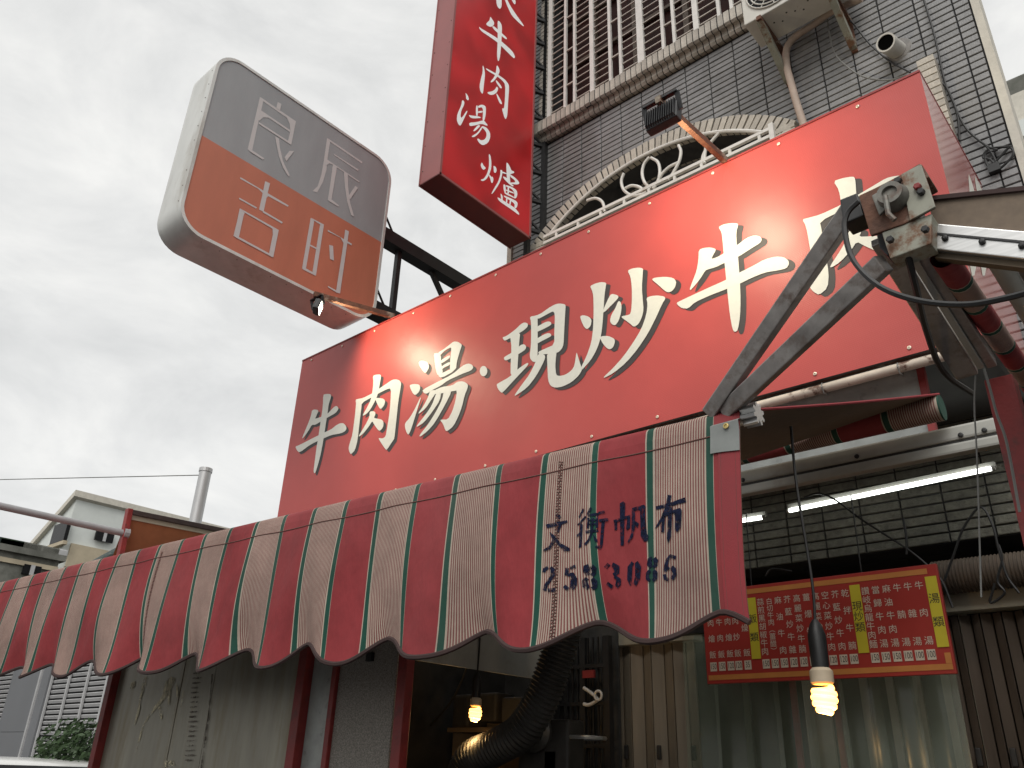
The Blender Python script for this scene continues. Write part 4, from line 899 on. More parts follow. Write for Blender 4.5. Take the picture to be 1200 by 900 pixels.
MB().bar(t1+Vector((0, 0, .006)), t1+td*2.2+Vector((0, 0, .006)), .02, .014).build('band_hem', 'hem', ra)
MB().bar(a1+Vector((-.005, .01, -.05)), a1+dd*2.2+Vector((-.005, .01, -.05)), .03, .022).build('lower_lip', 'kitchen_brown', ra)
cs = MB(); c0 = Vector((RAX+.14, 2.29, RAZ+.03)); c1 = Vector((RAX+.14, 4.6, RAZ+.03)); c2 = Vector((1.8, 4.6, 3.35)); c3 = Vector((1.8, 2.29, 3.35))
cs.add([c0, c1, c2, c3, c0+Vector((0, 0, .01)), c1+Vector((0, 0, .01)), c2+Vector((0, 0, .01)), c3+Vector((0, 0, .01))], [(0, 1, 2, 3), (7, 6, 5, 4), (0, 4, 5, 1), (1, 5, 6, 2), (2, 6, 7, 3), (3, 7, 4, 0)])
cs.build('canopy', 'fabric_under', ra)

# ------------------------------------------------------------------ parts under the signboard
be = thing('aluminium_beam', 'pale aluminium awning cassette beam above the fluorescent tubes', 'beam', (-2.2, 4.05, 3.06))
for z0, z1, nm in ((3.068, 3.14, 'upper_channel'), (3.005, 3.056, 'lower_channel')):
    MB().box2((-6.3, 4.0, z0), (-.645, 4.06, z1)).build(nm, 'alu_paint', be, bevel=.012)
MB().box2((-6.3, 4.01, 3.05), (-.65, 4.05, 3.07)).build('slot', 'kitchen_dark', be)
for x in (-.70, -.80, -1.28, -1.9): MB().lathe((x, 3.999, 3.085), (0, -1, 0), [(0, .012), (.006, .012), (.008, .006)], 8).build('screw', 'black_steel', be)
pi = thing('rusty_pipe', 'rusty white steel pipe along the bottom edge of the signboard', 'pipe', (-3.5, 4.0, 3.5))
MB().tube([(-6.4, 4.03, 3.505), (-3, 4.025, 3.50), (-.66, 4.03, 3.515)], .026, 12).build('tube', 'rust_pipe' if 'rust_pipe' in M else 'white_iron', pi, smooth=True)
for x in (-1.02, -1.41, -1.95): MB().tube([Vector((x+.002*t, 4.03+.034*math.cos(t*1.05), 3.505+.034*math.sin(t*1.05))) for t in range(7)], .004, 5).build('tie_wire', 'cable_grey', pi)
ps = thing('plastic_window', 'grey translucent plastic sheet with red frame under the signboard', 'window', (-1.6, 4.3, 3.2))
MB().box2((-3.0, 4.20, 3.2), (-.98, 4.21, 3.62)).build('sheet', 'plastic_sheet', ps)
MB().box2((-.975, 4.18, 3.15), (-.94, 4.22, 3.65)).build('frame', 'red_paint', ps)
cn = MB().box2((-6.4, 4.12, 3.66), (-.62, 5.28, 3.69)); cn = cn.build('shading_soffit', 'roof_dark', None, org=(-3.5, 4.7, 3.66)); tag(cn, 'added unseen roof sheet blocking light behind the red signboard', 'canopy')  # unseen sheet added to keep daylight off the space below

def tube_light(x0, x1, z0, z1, Y, label):
    t = thing('tube_light', label, 'light', (x0, Y, z0), 'fluorescent tubes on the shop lintel')
    p, q = Vector((x0, Y, z0)), Vector((x1, Y, z1)); d = (q-p).normalized()
    MB().bar(p+Vector((0, .03, .035)), q+Vector((0, .03, .03)), .03, .025).build('batten', 'white_board', t)
    MB().tube([p+d*.02, q-d*.02], .0135, 12).build('tube', 'tube_glass', t, smooth=True)
    for e, s in ((p, 1), (q, -1)): MB().lathe(e, d*s, [(0, .014), (.014, .014)], 10).build('cap', 'white_board', t)
ta, tb = PY(922, 599, 4.9), PY(1166, 548, 4.9); td = (tb-ta).normalized()
tube_light(ta.x, tb.x, ta.z, tb.z, 4.9, 'long lit fluorescent tube between the beam and the menu board')
tc0, tc1 = PY(790, 622, 4.9), PY(896, 606, 4.9); tube_light(tc0.x, tc1.x, tc0.z, tc1.z, 4.9, 'lit fluorescent tube half hidden by the awning valance')
td0, td1 = PY(1190, 549, 4.9), PY(1330, 520, 4.9); tube_light(td0.x, td1.x, td0.z, td1.z, 4.9, 'lit fluorescent tube beyond the red-brown post')

# ------------------------------------------------------------------ menu board
MY = 4.6
mn = thing('menu_board', 'red menu board with white dish names, yellow headings and price tags', 'menu board', (-1.8, MY+.02, 2.1))
m_tl, m_tr, m_br, m_bl = [PY(x, y, MY) for x, y in ((820, 697), (1095, 661), (1121, 790), (830, 804))]
mx0, mx1, mz0, mz1 = -2.53, -1.163, 2.108, 2.650
MB().box2((mx0, MY, mz0), (mx1, MY+.025, mz1)).build('board', 'menu_red', mn, bevel=.003)
gb = MB()
gb.box2((mx0+.012, MY-.002, mz1-.048), (mx1-.05, MY, mz1-.02)); gb.box2((mx0+.012, MY-.002, mz0+.02), (mx1-.012, MY, mz0+.048)); gb.box2((mx1-.04, MY-.002, mz0+.049), (mx1-.012, MY, mz0+.10))
gb.build('border', 'menu_gold', mn)
def glyphs(items, name, mt, parent, Y):
    """items: (text, x, z, size, squash) drawn flat on the board's face"""
    mb = MB(); k = 0
    cu = bpy.data.curves.new('txt', 'FONT'); cu.align_x = 'CENTER'; cu.align_y = 'CENTER'; cu.resolution_u = 3
    ob = bpy.data.objects.new('txt', cu); COL.objects.link(ob)
    for text, x, z, sz, sq_ in items:
        cu.body = text; cu.size = sz; cu.offset = 0
        bpy.context.view_layer.update()
        dg = bpy.context.evaluated_depsgraph_get(); me = ob.evaluated_get(dg).to_mesh()
        b = len(mb.v)
        mb.v += [Vector((x+v.co.x*sq_, Y, z+v.co.y)) for v in me.vertices]
        mb.f += [[b+i for i in p.vertices] for p in me.polygons]
        ob.evaluated_get(dg).to_mesh_clear()
    bpy.data.objects.remove(ob); bpy.data.curves.remove(cu)
    return mb.build(name, mt, parent, fix=False)
def bz(x, y): p = PY(x, y, MY); return p.x, p.z
# yellow headings
for (xa, ya, xb, yb_, txt, rows) in ((877, 701, 890, 772, '飯類', (.36, .66)), (997, 686, 1017, 765, '現炒類', (.33, .48, .64)), (1085, 676, 1111, 758, '湯類', (.33, .66))):
    x0_, z0_ = bz(xa, ya); x1_, z1_ = bz(xb, yb_); xm = (bz((xa+xb)/2, (ya+yb_)/2)[0]); wd = .056
    h = MB().box2((xm-wd/2, MY-.004, z1_), (xm+wd/2, MY-.001, z0_)).build('heading', 'menu_yellow', mn, bevel=.0012)
    glyphs([(c, xm, z0_+(z1_-z0_)*r, .055, 1) for c, r in zip(txt, rows)], 'heading_text', 'menu_ink', h, MY-.0052)
cols = []   # (photo pixel at the column's first character, at its last, text, price)
dishes = [((978, 682), (993, 756), '牛肉湯', None)]
right = [('牛肉湯', 1078, 1090, '100'), ('牛雜湯', 1064, 1077, '100'), ('牛腩湯', 1051, 1064, '100'), ('麻油牛肉湯', 1038, 1051, '150'), ('當歸牛肉湯', 1025, 1038, '150'), ('讚岐烏龍牛肉麵', 1013, 1025, '150')]
mid = [('乾拌牛腩', 988, 1001, '100'), ('芥藍炒牛肉', 977, 988, '120'), ('空心菜炒牛肉', 965, 976, '120'), ('高麗菜炒牛肉', 954, 964, '120'), ('薑爆牛肉', 943, 953, '120'), ('高麗菜炒牛腩', 931, 942, '120'), ('芥藍炒牛雜', 920, 930, '120'), ('麻油牛肉', 909, 919, '150'), ('白切牛肉（薑醋）', 899, 908, '150'), ('蒜煎黑胡椒牛肉', 889, 897, '150')]
lft = [('肉燥飯', 868, 876, '35'), ('牛肉炒飯', 857, 866, '120'), ('牛肉燴飯', 848, 857, '120'), ('炒牛肉飯', 838, 847, '150'), ('羊肉燴飯', 828, 837, '150')]
txt = []; prices = []
for grp, ztop, zbot in ((right, 2.545, 2.268), (mid, 2.545, 2.268), (lft, 2.545, 2.268)):
    for s, xt, xb, pr in grp:
        X = bz((xt+xb)/2, 725)[0]
        for i, c in enumerate(s):
            t = i/(len(s)-1); txt.append((c if c not in '（）' else {'（': '︵', '）': '︶'}[c], X, ztop+(zbot-ztop)*t, .045 if len(s) < 8 else .04, 1.0))
        prices.append((pr, X))
tag(glyphs(txt, 'dish_names', 'menu_text', mn, MY-.0022), kind='stuff')
for pr, X in prices:
    b = MB().box2((X-.021, MY-.003, 2.178), (X+.021, MY-.001, 2.228)).build('price_tag', 'menu_text', mn)
    glyphs([(pr, X, 2.203, .045, .62)], 'price', 'menu_ink', b, MY-.0042)
for x in (-2.2, -1.55): MB().tube([(x, MY+.012, mz1-.01), (x, MY+.03, 3.1)], .004, 5).build('hanging_wire', 'cable', mn)

# ------------------------------------------------------------------ hanging bulbs
def bulb(px, py, Y, ztop, label, s=1.0):
    p = PY(px, py, Y)
    t = thing('hanging_bulb', label, 'light bulb', tuple(p), 'hanging warm bulbs')
    sp_ = []
    for i in range(97):
        a = i*2*math.pi*4/96; rr = .031*s*(1-.45*(i/96-.4)**2*4*.8); sp_.append(p+Vector((rr*math.cos(a), rr*math.sin(a), .030*s-.072*s*i/96)))
    MB().tube(sp_, .0105*s, 8).build('spiral_tube', 'bulb_glow', t, smooth=True)
    MB().lathe(p+Vector((0, 0, .04*s)), (0, 0, 1), [(0, .030*s), (.006*s, .036*s), (.04*s, .036*s), (.055*s, .022*s)], 16).build('ballast', 'bulb_base', t, smooth=True)
    MB().lathe(p+Vector((0, 0, .09*s)), (0, 0, 1), [(0, .027*s), (.10*s, .029*s), (.135*s, .018*s), (.15*s, .008*s)], 14).build('socket', 'cable', t, smooth=True)
    q = Vector((p.x, p.y, ztop))
    MB().tube(spline([p+Vector((0, 0, .22*s)), p.lerp(q, .4)+Vector((.008, 0, 0)), p.lerp(q, .75)+Vector((-.006, 0, 0)), q], 6), .0055, 6).build('cord', 'cable', t, smooth=True)
    ld = bpy.data.lights.new('bulb_light', 'POINT'); ld.energy = 2.2; ld.color = (1, .62, .26); ld.shadow_soft_size = .03*s
    lo = bpy.data.objects.new('bulb_light', ld); COL.objects.link(lo); lo.parent = t; lo.location = (0, 0, -.10*s)
bulb(966, 818, 3.1, 2.94, 'lit spiral bulb on a black cord in front of the menu board', 1.15)
bulb(557, 836, 3.9, 3.1, 'lit spiral bulb hanging in the dark kitchen', 1.0)

# ------------------------------------------------------------------ shop front below the awning
SY = 3.3
def vx_(px, py, Y): return PY(px, py, Y).x
sp_ = thing('stainless_wall', 'stained stainless steel wall panels under the awning', 'wall panel', (-6.2, SY, .12))
xs_ = [vx_(128, 830, SY), vx_(205, 840, SY), vx_(243, 840, SY), vx_(352, 840, SY)]
for i in range(3):
    MB().box2((xs_[i]+.004, SY+random.uniform(0, .004), .12), (xs_[i+1]-.004, SY+.02, 2.82)).build('panel', 'stainless', sp_, bevel=.002)
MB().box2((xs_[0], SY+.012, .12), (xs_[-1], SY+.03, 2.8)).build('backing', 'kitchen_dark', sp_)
pS = lambda x, y: PY(x, y, SY-.0015)
for mt, polys in (('stain', [[(600,255),(640,270),(610,330),(560,420),(500,480),(430,570),(400,650),(360,790),(353,795),(385,650),(408,590),(470,490),(540,400),(560,300)],[(510,460),(545,480),(540,570),(525,540)],[(320,300),(355,285),(350,330),(318,355)],[(410,270),(440,250),(420,340),(390,420),(385,500),(350,600),(345,590),(370,480),(385,400)],[(690,350),(703,360),(690,450),(668,485)],[(575,330),(600,300),(600,400),(590,470),(580,420)],[(555,850),(625,845),(632,890),(600,880),(560,900)],[(640,300),(655,330),(655,430),(645,420)]]),
                  ('stain_dark', [[(760+random.uniform(-8, 0), 230+k*34), (820+random.uniform(-20, 10), 225+k*34), (815, 236+k*34), (765, 243+k*34)] for k in range(19)])):
    if mt == 'stain_dark': polys = [[(x-(y-230)*.09, y) for x, y in p] for p in polys]
    strokes(sp_, 'drip_stains' if mt == 'stain' else 'smear_stains', mt, polys, pS, Vector((0, -.002, 0)), 100, 750, 6, .0003)['kind'] = 'stuff'
MB().tube([PY(249, 790, SY-.006), PY(244, 840, SY-.006), PY(235, 905, SY-.006)], .006, 6).build('panel_seam', 'stain_dark', sp_)
def post(xpx, ypx, Y, wd, label, z1=2.84, mt='red_paint'):
    x = vx_(xpx, ypx, Y)
    t = thing('red_post', label, 'post', (x, Y, .12), 'red posts of the stall front')
    MB().bar((x, Y, .12), (x, Y, z1), wd, wd*.8, (0, 1, 0)).build('shaft', mt, t, bevel=.005)
    MB().box((x, Y, .126), (wd*1.9, wd*1.9, .012)).build('foot_plate', mt, t)
    return x
post(121, 850, SY-.03, .085, 'red steel post at the outer end of the stainless wall')
post(352, 830, SY-.03, .085, 'red steel post between stainless wall and clear panel')
post(389, 830, SY-.02, .045, 'thin red steel post beside the granite pillar', 2.9)
post(472, 830, SY-.03, .075, 'red steel post between granite pillar and dark kitchen', 2.88)
cp = thing('clear_panel', 'narrow cloudy plastic panel with a yellowed pipe between red posts', 'panel', (vx_(372, 840, SY), SY, .12))
MB().box2((vx_(358, 840, SY), SY, .12), (vx_(386, 840, SY), SY+.008, 2.85)).build('sheet', 'plastic_sheet', cp)
MB().tube([(vx_(371, 840, SY), SY+.05, .12), (vx_(371, 840, SY), SY+.05, 2.85)], .022, 8).build('pipe', 'cream_trim', cp, smooth=True)
MB().box2((vx_(358, 840, SY), SY+.3, .12), (vx_(386, 840, SY), SY+.32, 2.85)).build('inner_board', 'white_board', cp)
gp_ = thing('granite_pillar', 'speckled grey granite pillar panel framed by red posts', 'pillar', (vx_(430, 840, SY), SY, .12))
MB().box2((vx_(391, 840, SY), SY-.01, .12), (vx_(461, 840, SY), SY+.06, 2.70)).build('slab', 'granite', gp_, bevel=.006)
MB().box2((vx_(391, 840, SY), SY-.012, 2.705), (vx_(461, 840, SY), SY+.06, 2.90)).build('head_board', 'white_board', gp_)
hk = PY(434, 770, SY-.02); MB().box(hk, (.05, .03, .05)).build('hook', 'black_steel', gp_)

# interior shell
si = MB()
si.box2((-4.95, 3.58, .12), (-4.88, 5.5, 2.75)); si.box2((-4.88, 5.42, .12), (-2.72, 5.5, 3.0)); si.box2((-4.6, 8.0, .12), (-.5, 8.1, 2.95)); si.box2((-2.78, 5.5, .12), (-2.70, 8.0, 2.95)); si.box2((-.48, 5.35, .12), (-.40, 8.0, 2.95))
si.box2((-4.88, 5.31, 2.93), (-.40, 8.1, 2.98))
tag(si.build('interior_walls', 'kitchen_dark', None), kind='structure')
kt = thing('kitchen_fittings', 'dark greasy kitchen bench with hood panels behind the granite pillar', 'kitchen', (-3.4, 4.6, .12))
hxx = vx_(480, 772, 3.34)
MB().box2((hxx, 3.36, 2.175), (hxx+.015, 4.62, 2.95)).build('hood_side', 'white_board', kt)
MB().box2((hxx+.02, 4.62, 1.93), (vx_(643, 800, 4.62), 4.64, 2.95)).build('hood_back', 'white_board', kt)
MB().box2((hxx+.02, 4.60, 2.03), (vx_(640, 800, 4.62), 4.618, 2.06)).build('rail', 'red_paint', kt)
MB().box2((-4.7, 4.66, .12), (vx_(640, 850, 4.66), 5.3, 1.93)).build('back_panel', 'kitchen_brown', kt)
MB().box2((-3.72, 3.5, .12), (-2.85, 4.55, 1.02)).build('bench', 'hood_grey', kt, bevel=.01)
MB().lathe((-3.35, 4.0, 1.02), (0, 0, 1), [(0, .42), (.25, .42), (.42, .36), (.50, .30), (.52, .05)], 24).build('wok_hood', 'hood_grey', kt, smooth=True)
MB().tube([Vector((-3.22+.13*math.cos(t*.314), 4.3+.13*math.sin(t*.314), 1.80)) for t in range(21)], .012, 6).build('lid_rim', 'alu', kt, smooth=True)
for k in range(3): MB().box((-4.4+k*.25, 4.52, 1.98+.02*(k % 2)), (.16+.03*k, .2, .22-.03*k)).build('utensil_box', 'kitchen_dark', kt, bevel=.02)
MB().box2((-4.5, 4.40, 1.84), (-3.75, 4.66, 1.87)).build('shelf', 'kitchen_brown', kt)
sh_ = MB().tube(spline([PY(x, y, 4.3) for x, y in ((560, 742), (548, 780), (530, 820), (505, 850))], 5), .008, 6).build('loose_cable', 'cable', kt)
# flexible duct
fd = thing('flexible_duct', 'black ribbed flexible exhaust duct bending down in the kitchen', 'duct', tuple(PY(610, 840, 4.0)))
pth = spline([PY(x, y, 4.0) for x, y in ((672, 700), (660, 745), (648, 785), (632, 825), (610, 858), (580, 876), (552, 890), (535, 925))], 24)
MB().tube(pth, [.100+(.008 if k % 3 == 0 else -.004) for k in range(len(pth))], 18).build('hose', 'duct', fd, smooth=True)
fn_ = thing('exhaust_fan', 'round blower motor beside the flexible duct', 'fan', tuple(PY(633, 860, 4.2)))
fc = PY(633, 858, 4.2)
MB().lathe(fc, (0.2, -1, 0), [(0, .12), (.1, .12), (.13, .09), (.13, .05), (.18, .045), (.18, .01)], 20).build('casing', 'hood_grey', fn_, smooth=True)
MB().box(fc+Vector((.16, .03, -.08)), (.2, .16, .3)).build('motor_box', 'kitchen_dark', fn_, bevel=.02)
MB().box(fc+Vector((.02, .05, -.45)), (.3, .2, .7)).build('stand', 'kitchen_dark', fn_, bevel=.01)
# barred door
gt = thing('barred_door', 'dark barred steel door beside the beige folding door', 'door', (vx_(690, 830, 4.95), 4.95, .12))
g0, g1 = vx_(655, 830, 4.95), vx_(716, 830, 4.95)
for x in (g0, g1-.02, (g0+g1)/2): MB().bar((x, 4.95, .12), (x, 4.95, 2.5), .045, .045, (0, 1, 0)).build('stile', 'black_steel', gt)
for k in range(9): MB().bar((g0+.03+k*(g1-g0-.05)/9, 4.96, .12), (g0+.03+k*(g1-g0-.05)/9, 4.96, 2.5), .012, .012, (0, 1, 0)).build('bar', 'black_steel', gt)
for z in (.4, .95, 1.5, 1.78, 2.05, 2.3): MB().bar((g0, 4.94, z), (g1, 4.94, z), .02, .025).build('cross_bar', 'black_steel', gt)
MB().box2((g0, 5.05, .12), (g1, 5.07, 2.6)).build('rear_sheet', 'hood_grey', gt)
hp_ = thing('pipe_hook', 'pale plastic pipe elbow hanging on the barred door', 'hook', tuple(PY(694, 815, 4.9)))
MB().tube(spline([PY(x, y, 4.9) for x, y in ((684, 806), (694, 813), (700, 820), (690, 826), (684, 825))], 6), .012, 8).build('elbow', 'pvc', hp_, smooth=True)
e0 = PY(701, 815, 4.88); MB().tube([e0+Vector((.03*math.cos(t*.524), 0, .03*math.sin(t*.524))) for t in range(13)], .009, 8).build('ring', 'pvc', hp_, smooth=True)
MB().box(PY(690, 790, 4.9), (.10, .02, .05)).build('red_tag', 'red_paint', hp_)
# accordion doors
def folding(pxa, pxb, ytop, Y, n, label, mt):
    a, b = vx_(pxa, 830, Y), vx_(pxb, 830, Y); zt = PY((pxa+pxb)/2, ytop, Y).z
    t = thing('folding_door', label, 'door', ((a+b)/2, Y, .12), 'folding shop doors')
    for i in range(n):
        x0_, x1_ = a+(b-a)*i/n, a+(b-a)*(i+1)/n; y_ = Y+(.035 if i % 2 else -.0); y2 = Y+(.0 if i % 2 else .035)
        MB().prism([(x0_+.004, y_, .12), (x1_-.004, y2, .12), (x1_-.004, y2+.018, .12), (x0_+.004, y_+.018, .12)], (0, 0, zt-.12)).build('leaf', mt, t, bevel=.004)
        if i % 3 == 1: MB().box(((x0_+x1_)/2, Y-.012, 1.75), (.03, .02, .09)).build('handle', 'kitchen_dark', t, bevel=.008)
    return t
folding(716, 818, 752, 5.12, 8, 'beige accordion folding door beside the clear curtain', 'door_beige')
folding(1118, 1240, 716, 5.10, 9, 'dark brown folding door under the corrugated roll', 'door_brown')
lt = MB().box2((vx_(655, 750, 5.08), 5.06, PY(720, 757, 5.06).z), (vx_(815, 750, 5.08), 5.18, PY(720, 738, 5.06).z)).build('door_track', 'cream_trim', None, bevel=.004, org=PY(720, 750, 5.1)); tag(lt, 'cream metal track above the beige folding door', 'door track')
lt = MB().box2((vx_(1098, 705, 5.08), 5.04, PY(1150, 714, 5.04).z), (-.42, 5.16, PY(1150, 690, 5.04).z)).build('door_track', 'cream_trim', None, bevel=.004, org=PY(1150, 700, 5.1)); tag(lt, 'cream metal track above the dark brown folding door', 'door track')
cr_ = thing('corrugated_roll', 'dark ribbed roll of shutter under the tiled lintel', 'shutter', tuple(PY(1150, 672, 4.98)))
ra_, rb_ = PY(1096, 678, 4.98), PY(1230, 655, 4.98); rb_.z = ra_.z; K = 120
MB().tube([ra_.lerp(rb_, k/K) for k in range(K+1)], [.085+(.008 if k % 4 < 2 else 0) for k in range(K+1)], 18).build('roll', 'door_brown', cr_, smooth=True)
# clear strip curtain
cu_ = thing('strip_curtain', 'clear greenish plastic strip curtain hanging below the menu board', 'curtain', (-1.9, 4.86, .3))
c0_, c1_ = vx_(806, 840, 4.88), vx_(1122, 840, 4.88); ns_ = 8
for i in range(ns_):
    xa, xb = c0_+(c1_-c0_)*i/ns_-.02, c0_+(c1_-c0_)*(i+1)/ns_+.02; mb = MB()
    for k in range(9):
        t = k/8
        for j in range(9):
            z = .3+(2.45-.3)*j/8; mb.v.append(Vector((xa+(xb-xa)*t, 4.88+(.02 if i % 2 else 0)+.014*math.cos(t*math.pi*2)+.010*math.sin(z*3+i), z)))
    for k in range(8):
        for j in range(8): q = k*9+j; mb.f.append([q, q+9, q+10, q+1])
    mb.build('strip', 'curtain', cu_, smooth=True, fix=False)
MB().box2((c0_-.03, 4.86, 2.45), (c1_+.03, 4.93, 2.50)).build('rail', 'black_steel', cu_)
x = post(934, 850, 4.98, .035, 'slim red post behind the clear curtain left of the bulb', 2.6)
x = post(984, 850, 4.98, .035, 'slim red post behind the clear curtain right of the bulb', 2.6)
iw = thing('inner_partition', 'pale green inner door and partition seen through the clear curtain', 'partition', (-1.8, 6.0, .12))
MB().box2((vx_(985, 850, 6.2), 6.2, .12), (vx_(1135, 850, 6.2), 6.24, 2.7)).build('panel', 'inner_wall', iw)
for k in range(6): MB().box2((vx_(985, 850, 6.2)+k*.18, 6.17, .12), (vx_(985, 850, 6.2)+k*.18+.05, 6.198, 2.7)).build('batten', 'cream_trim', iw)
MB().box2((vx_(945, 850, 5.8), 5.8, .12), (vx_(975, 850, 5.8), 5.83, 2.5)).build('frame', 'cream_trim', iw)
MB().box2((vx_(815, 850, 5.8), 5.8, .12), (vx_(850, 850, 5.8), 5.83, 2.5)).build('frame', 'inner_wall', iw)
lc = thing('loose_wires', 'thin black wires dangling across the tiled lintel', 'cable', tuple(PY(1000, 620, 4.8)))
def z6(l): return [(860+x/3.529, 440+y/3.529) for x, y in l]
for l in ([(290, 505), (350, 488), (420, 515), (520, 590), (620, 655), (720, 720), (800, 785), (860, 850), (905, 960)], [(870, 850), (910, 740), (950, 630), (1020, 545), (1070, 620), (1095, 720), (1130, 830), (1180, 900)], [(715, 740), (712, 660), (700, 590)],
          [(130, 830), (160, 800), (240, 810)], [(1095, 700), (1110, 760), (1090, 850), (1120, 900), (1060, 940), (1080, 860)]):
    wire('wire', None, z6(l), 4.75, .0065, parent=lc)

sw_ = MB().box2((-.36, 3.15, .12), (-.31, 5.3, 2.93)).build('shading_partition', 'kitchen_dark', None, org=(-.33, 4.2, .12)); tag(sw_, 'added dark partition blocking light at the right end of the shop front', 'partition')  # added wall, blocks light coming in under the awning from the right
# ------------------------------------------------------------------ neighbours to the left
LX = -8.0
oa = thing('orange_awning', 'brown-orange tarpaulin awning with red frame and dark bar beyond the striped awning', 'awning', (LX, 3.8, 3.0))
p0, p1 = PX(151, 600, LX), PX(270, 624, LX)
MB().bar(p0, p0+(p1-p0)*1.5, .06, .05).build('top_bar', 'dark_bar', oa, bevel=.006)
MB().bar(p0+Vector((0, .02, -.045)), p0+(p1-p0)*1.5+Vector((0, 0, -.045)), .02, .05).build('pale_lath', 'cream_trim', oa)
MB().bar(p0+Vector((0, 0, .03)), p0+Vector((0, .03, -.78)), .07, .05, (0, 1, 0)).build('end_post', 'red_paint', oa, bevel=.006)
tq = MB(); nn_ = 14
for i in range(nn_+1):
    for j in range(nn_+1):
        u, v = i/nn_, j/nn_; q = p0.lerp(p0+(p1-p0)*1.5, u)+Vector((-.9*v*.5, 0, -.07-v*1.1))
        q.x += .05*math.sin(u*9+v*4)*v; tq.v.append(q)
for i in range(nn_):
    for j in range(nn_): a = i*(nn_+1)+j; tq.f.append([a, a+nn_+1, a+nn_+2, a+1])
tq.build('tarpaulin', 'orange_tarp', oa, smooth=True, fix=False)
pp_ = thing('steel_tube', 'pale grey steel tube running out from the orange awning frame', 'pipe', tuple(PX(75, 608, LX+.02)))
q0, q1 = PX(150, 626, LX), PX(0, 593, LX); MB().tube([q0, q0+(q1-q0)*1.8], .033, 12).build('tube', 'steel_pipe', pp_, smooth=True)
MB().lathe(q0, (0, -1, 0), [(0, .055), (.05, .055)], 12).build('collar', 'steel_pipe', pp_)
ch = thing('chimney_pipe', 'round galvanised chimney pipe rising behind the striped awning', 'chimney', tuple(PY(228, 700, 6)))
ct = PY(241, 552, 6); MB().tube([(ct.x, ct.y, 0), (ct.x, ct.y, ct.z)], .095, 18).build('pipe', 'galv', ch, smooth=True)
MB().lathe((ct.x, ct.y, ct.z-.02), (0, 0, 1), [(0, .105), (.06, .105), (.06, .09), (-.1+.12, .085)], 18).build('rim', 'galv', ch)
wr = MB().tube([Vector((ct.x-.09, ct.y, ct.z-.05)), PY(0, 562, 4.6), PY(0, 562, 4.6)*2-Vector((ct.x-.09, ct.y, ct.z-.05))], .008, 6).build('overhead_wire', 'cable_grey', None, org=ct); tag(wr, 'thin overhead wire strung from the chimney pipe across the sky', 'wire')
# white clad house
HX = -30.0; P = PX(90, 583, HX)
wh = thing('white_house', 'white clad house with sloping roof beyond the striped awning', 'house', (HX-4, P.y+4, 0))
pz = P.z; ln_ = 9
hb = MB()
hb.prism([(HX, P.y, 0), (HX-11, P.y, 0), (HX-11, P.y, pz-5.2), (HX, P.y, pz)], (0, ln_, 0)); hb.build('wall', 'white_cladding', wh)
zt_ = PX(100, 637, HX).z
MB().box2((HX+.01, P.y+.2, 0), (HX+.10, P.y+ln_, zt_-.1)).build('lower_wall', 'tan_wall', wh)
MB().box2((HX-11, P.y-.10, 0), (HX-.4, P.y-.01, PY(60, 650, P.y).z)).build('lower_wall', 'tan_wall', wh)
MB().prism([(HX+.15, P.y-.15, pz+.0), (HX-11.2, P.y-.15, pz-5.3), (HX-11.2, P.y-.15, pz-5.05), (HX+.15, P.y-.15, pz+.22)], (0, ln_+.3, 0)).build('roof', 'cream_stucco', wh)
def win_x(pa, pb, X, par, nm='window'):
    a, b = PX(*pa, X), PX(*pb, X); wn = MB().box2((X-.02, a.y, a.z), (X+.06, b.y, b.z)).build(nm, 'dark_glass', par)
    MB().box2((X+.061, (a.y+b.y)/2-.05, a.z), (X+.09, (a.y+b.y)/2+.05, b.z)).build('frame', 'louver', wn); return wn
win_x((113, 621), (131, 637), HX+.1, wh); win_x((75, 664), (86, 672), HX+.1, wh); win_x((93, 661), (103, 668), HX+.1, wh)
wa, wb_ = PY(65, 616, P.y-.11), PY(75, 633, P.y-.11)
w_ = MB().box2((wa.x, P.y-.14, wa.z), (wb_.x, P.y-.02, wb_.z)).build('window', 'dark_glass', wh); MB().box2((wa.x-.1, P.y-.16, wb_.z-.15), (wb_.x+.1, P.y-.02, wb_.z-.02)).build('sill', 'tan_wall', w_)
# old concrete block
OX = -24.0; a, b = PX(0, 634, OX), PX(71, 652, OX)
oc = thing('concrete_building', 'weathered dark concrete building with flat parapet and small window', 'building', (OX-3, a.y, 0))
MB().box2((OX-8, a.y-10, 0), (OX, b.y, b.z)).build('wall', 'old_concrete', oc)
MB().box2((OX-8.1, a.y-10.1, b.z-.14), (OX+.12, b.y+.12, b.z+.02)).build('parapet', 'old_concrete', oc)
MB().box2((OX+.001, a.y-10, b.z-.42), (OX+.06, b.y, b.z-.30)).build('ledge', 'tan_wall', oc)
win_x((28, 661), (45, 676), OX+.01, oc)
for k, (u, v, c) in enumerate(((4, 630, 'green_dark'), (20, 632, 'leaf'), (32, 634, 'green_dark'), (45, 640, 'old_concrete'), (60, 645, 'louver'))):
    q = PX(u, v, OX-.6); MB().box((q.x, q.y, b.z+.14), (.6, .7+.3*(k % 2), .26)).build('rooftop_box', c, oc, bevel=.04)
gs = thing('green_roofing', 'dark green corrugated roofing sheets with rounded ends above the awning', 'roofing', tuple(PX(125, 655, -9)))
for k, (u, v) in enumerate(((117, 660), (125, 656), (131, 651))):
    q = PX(u, v, -9.0); MB().lathe(q+Vector((.3, 0, 0)), (-1, .15, .0), [(0, .002), (.02, .06), (.08, .085), (1.6, .09)], 12).build('sheet_ridge', 'green_dark', gs, smooth=True)
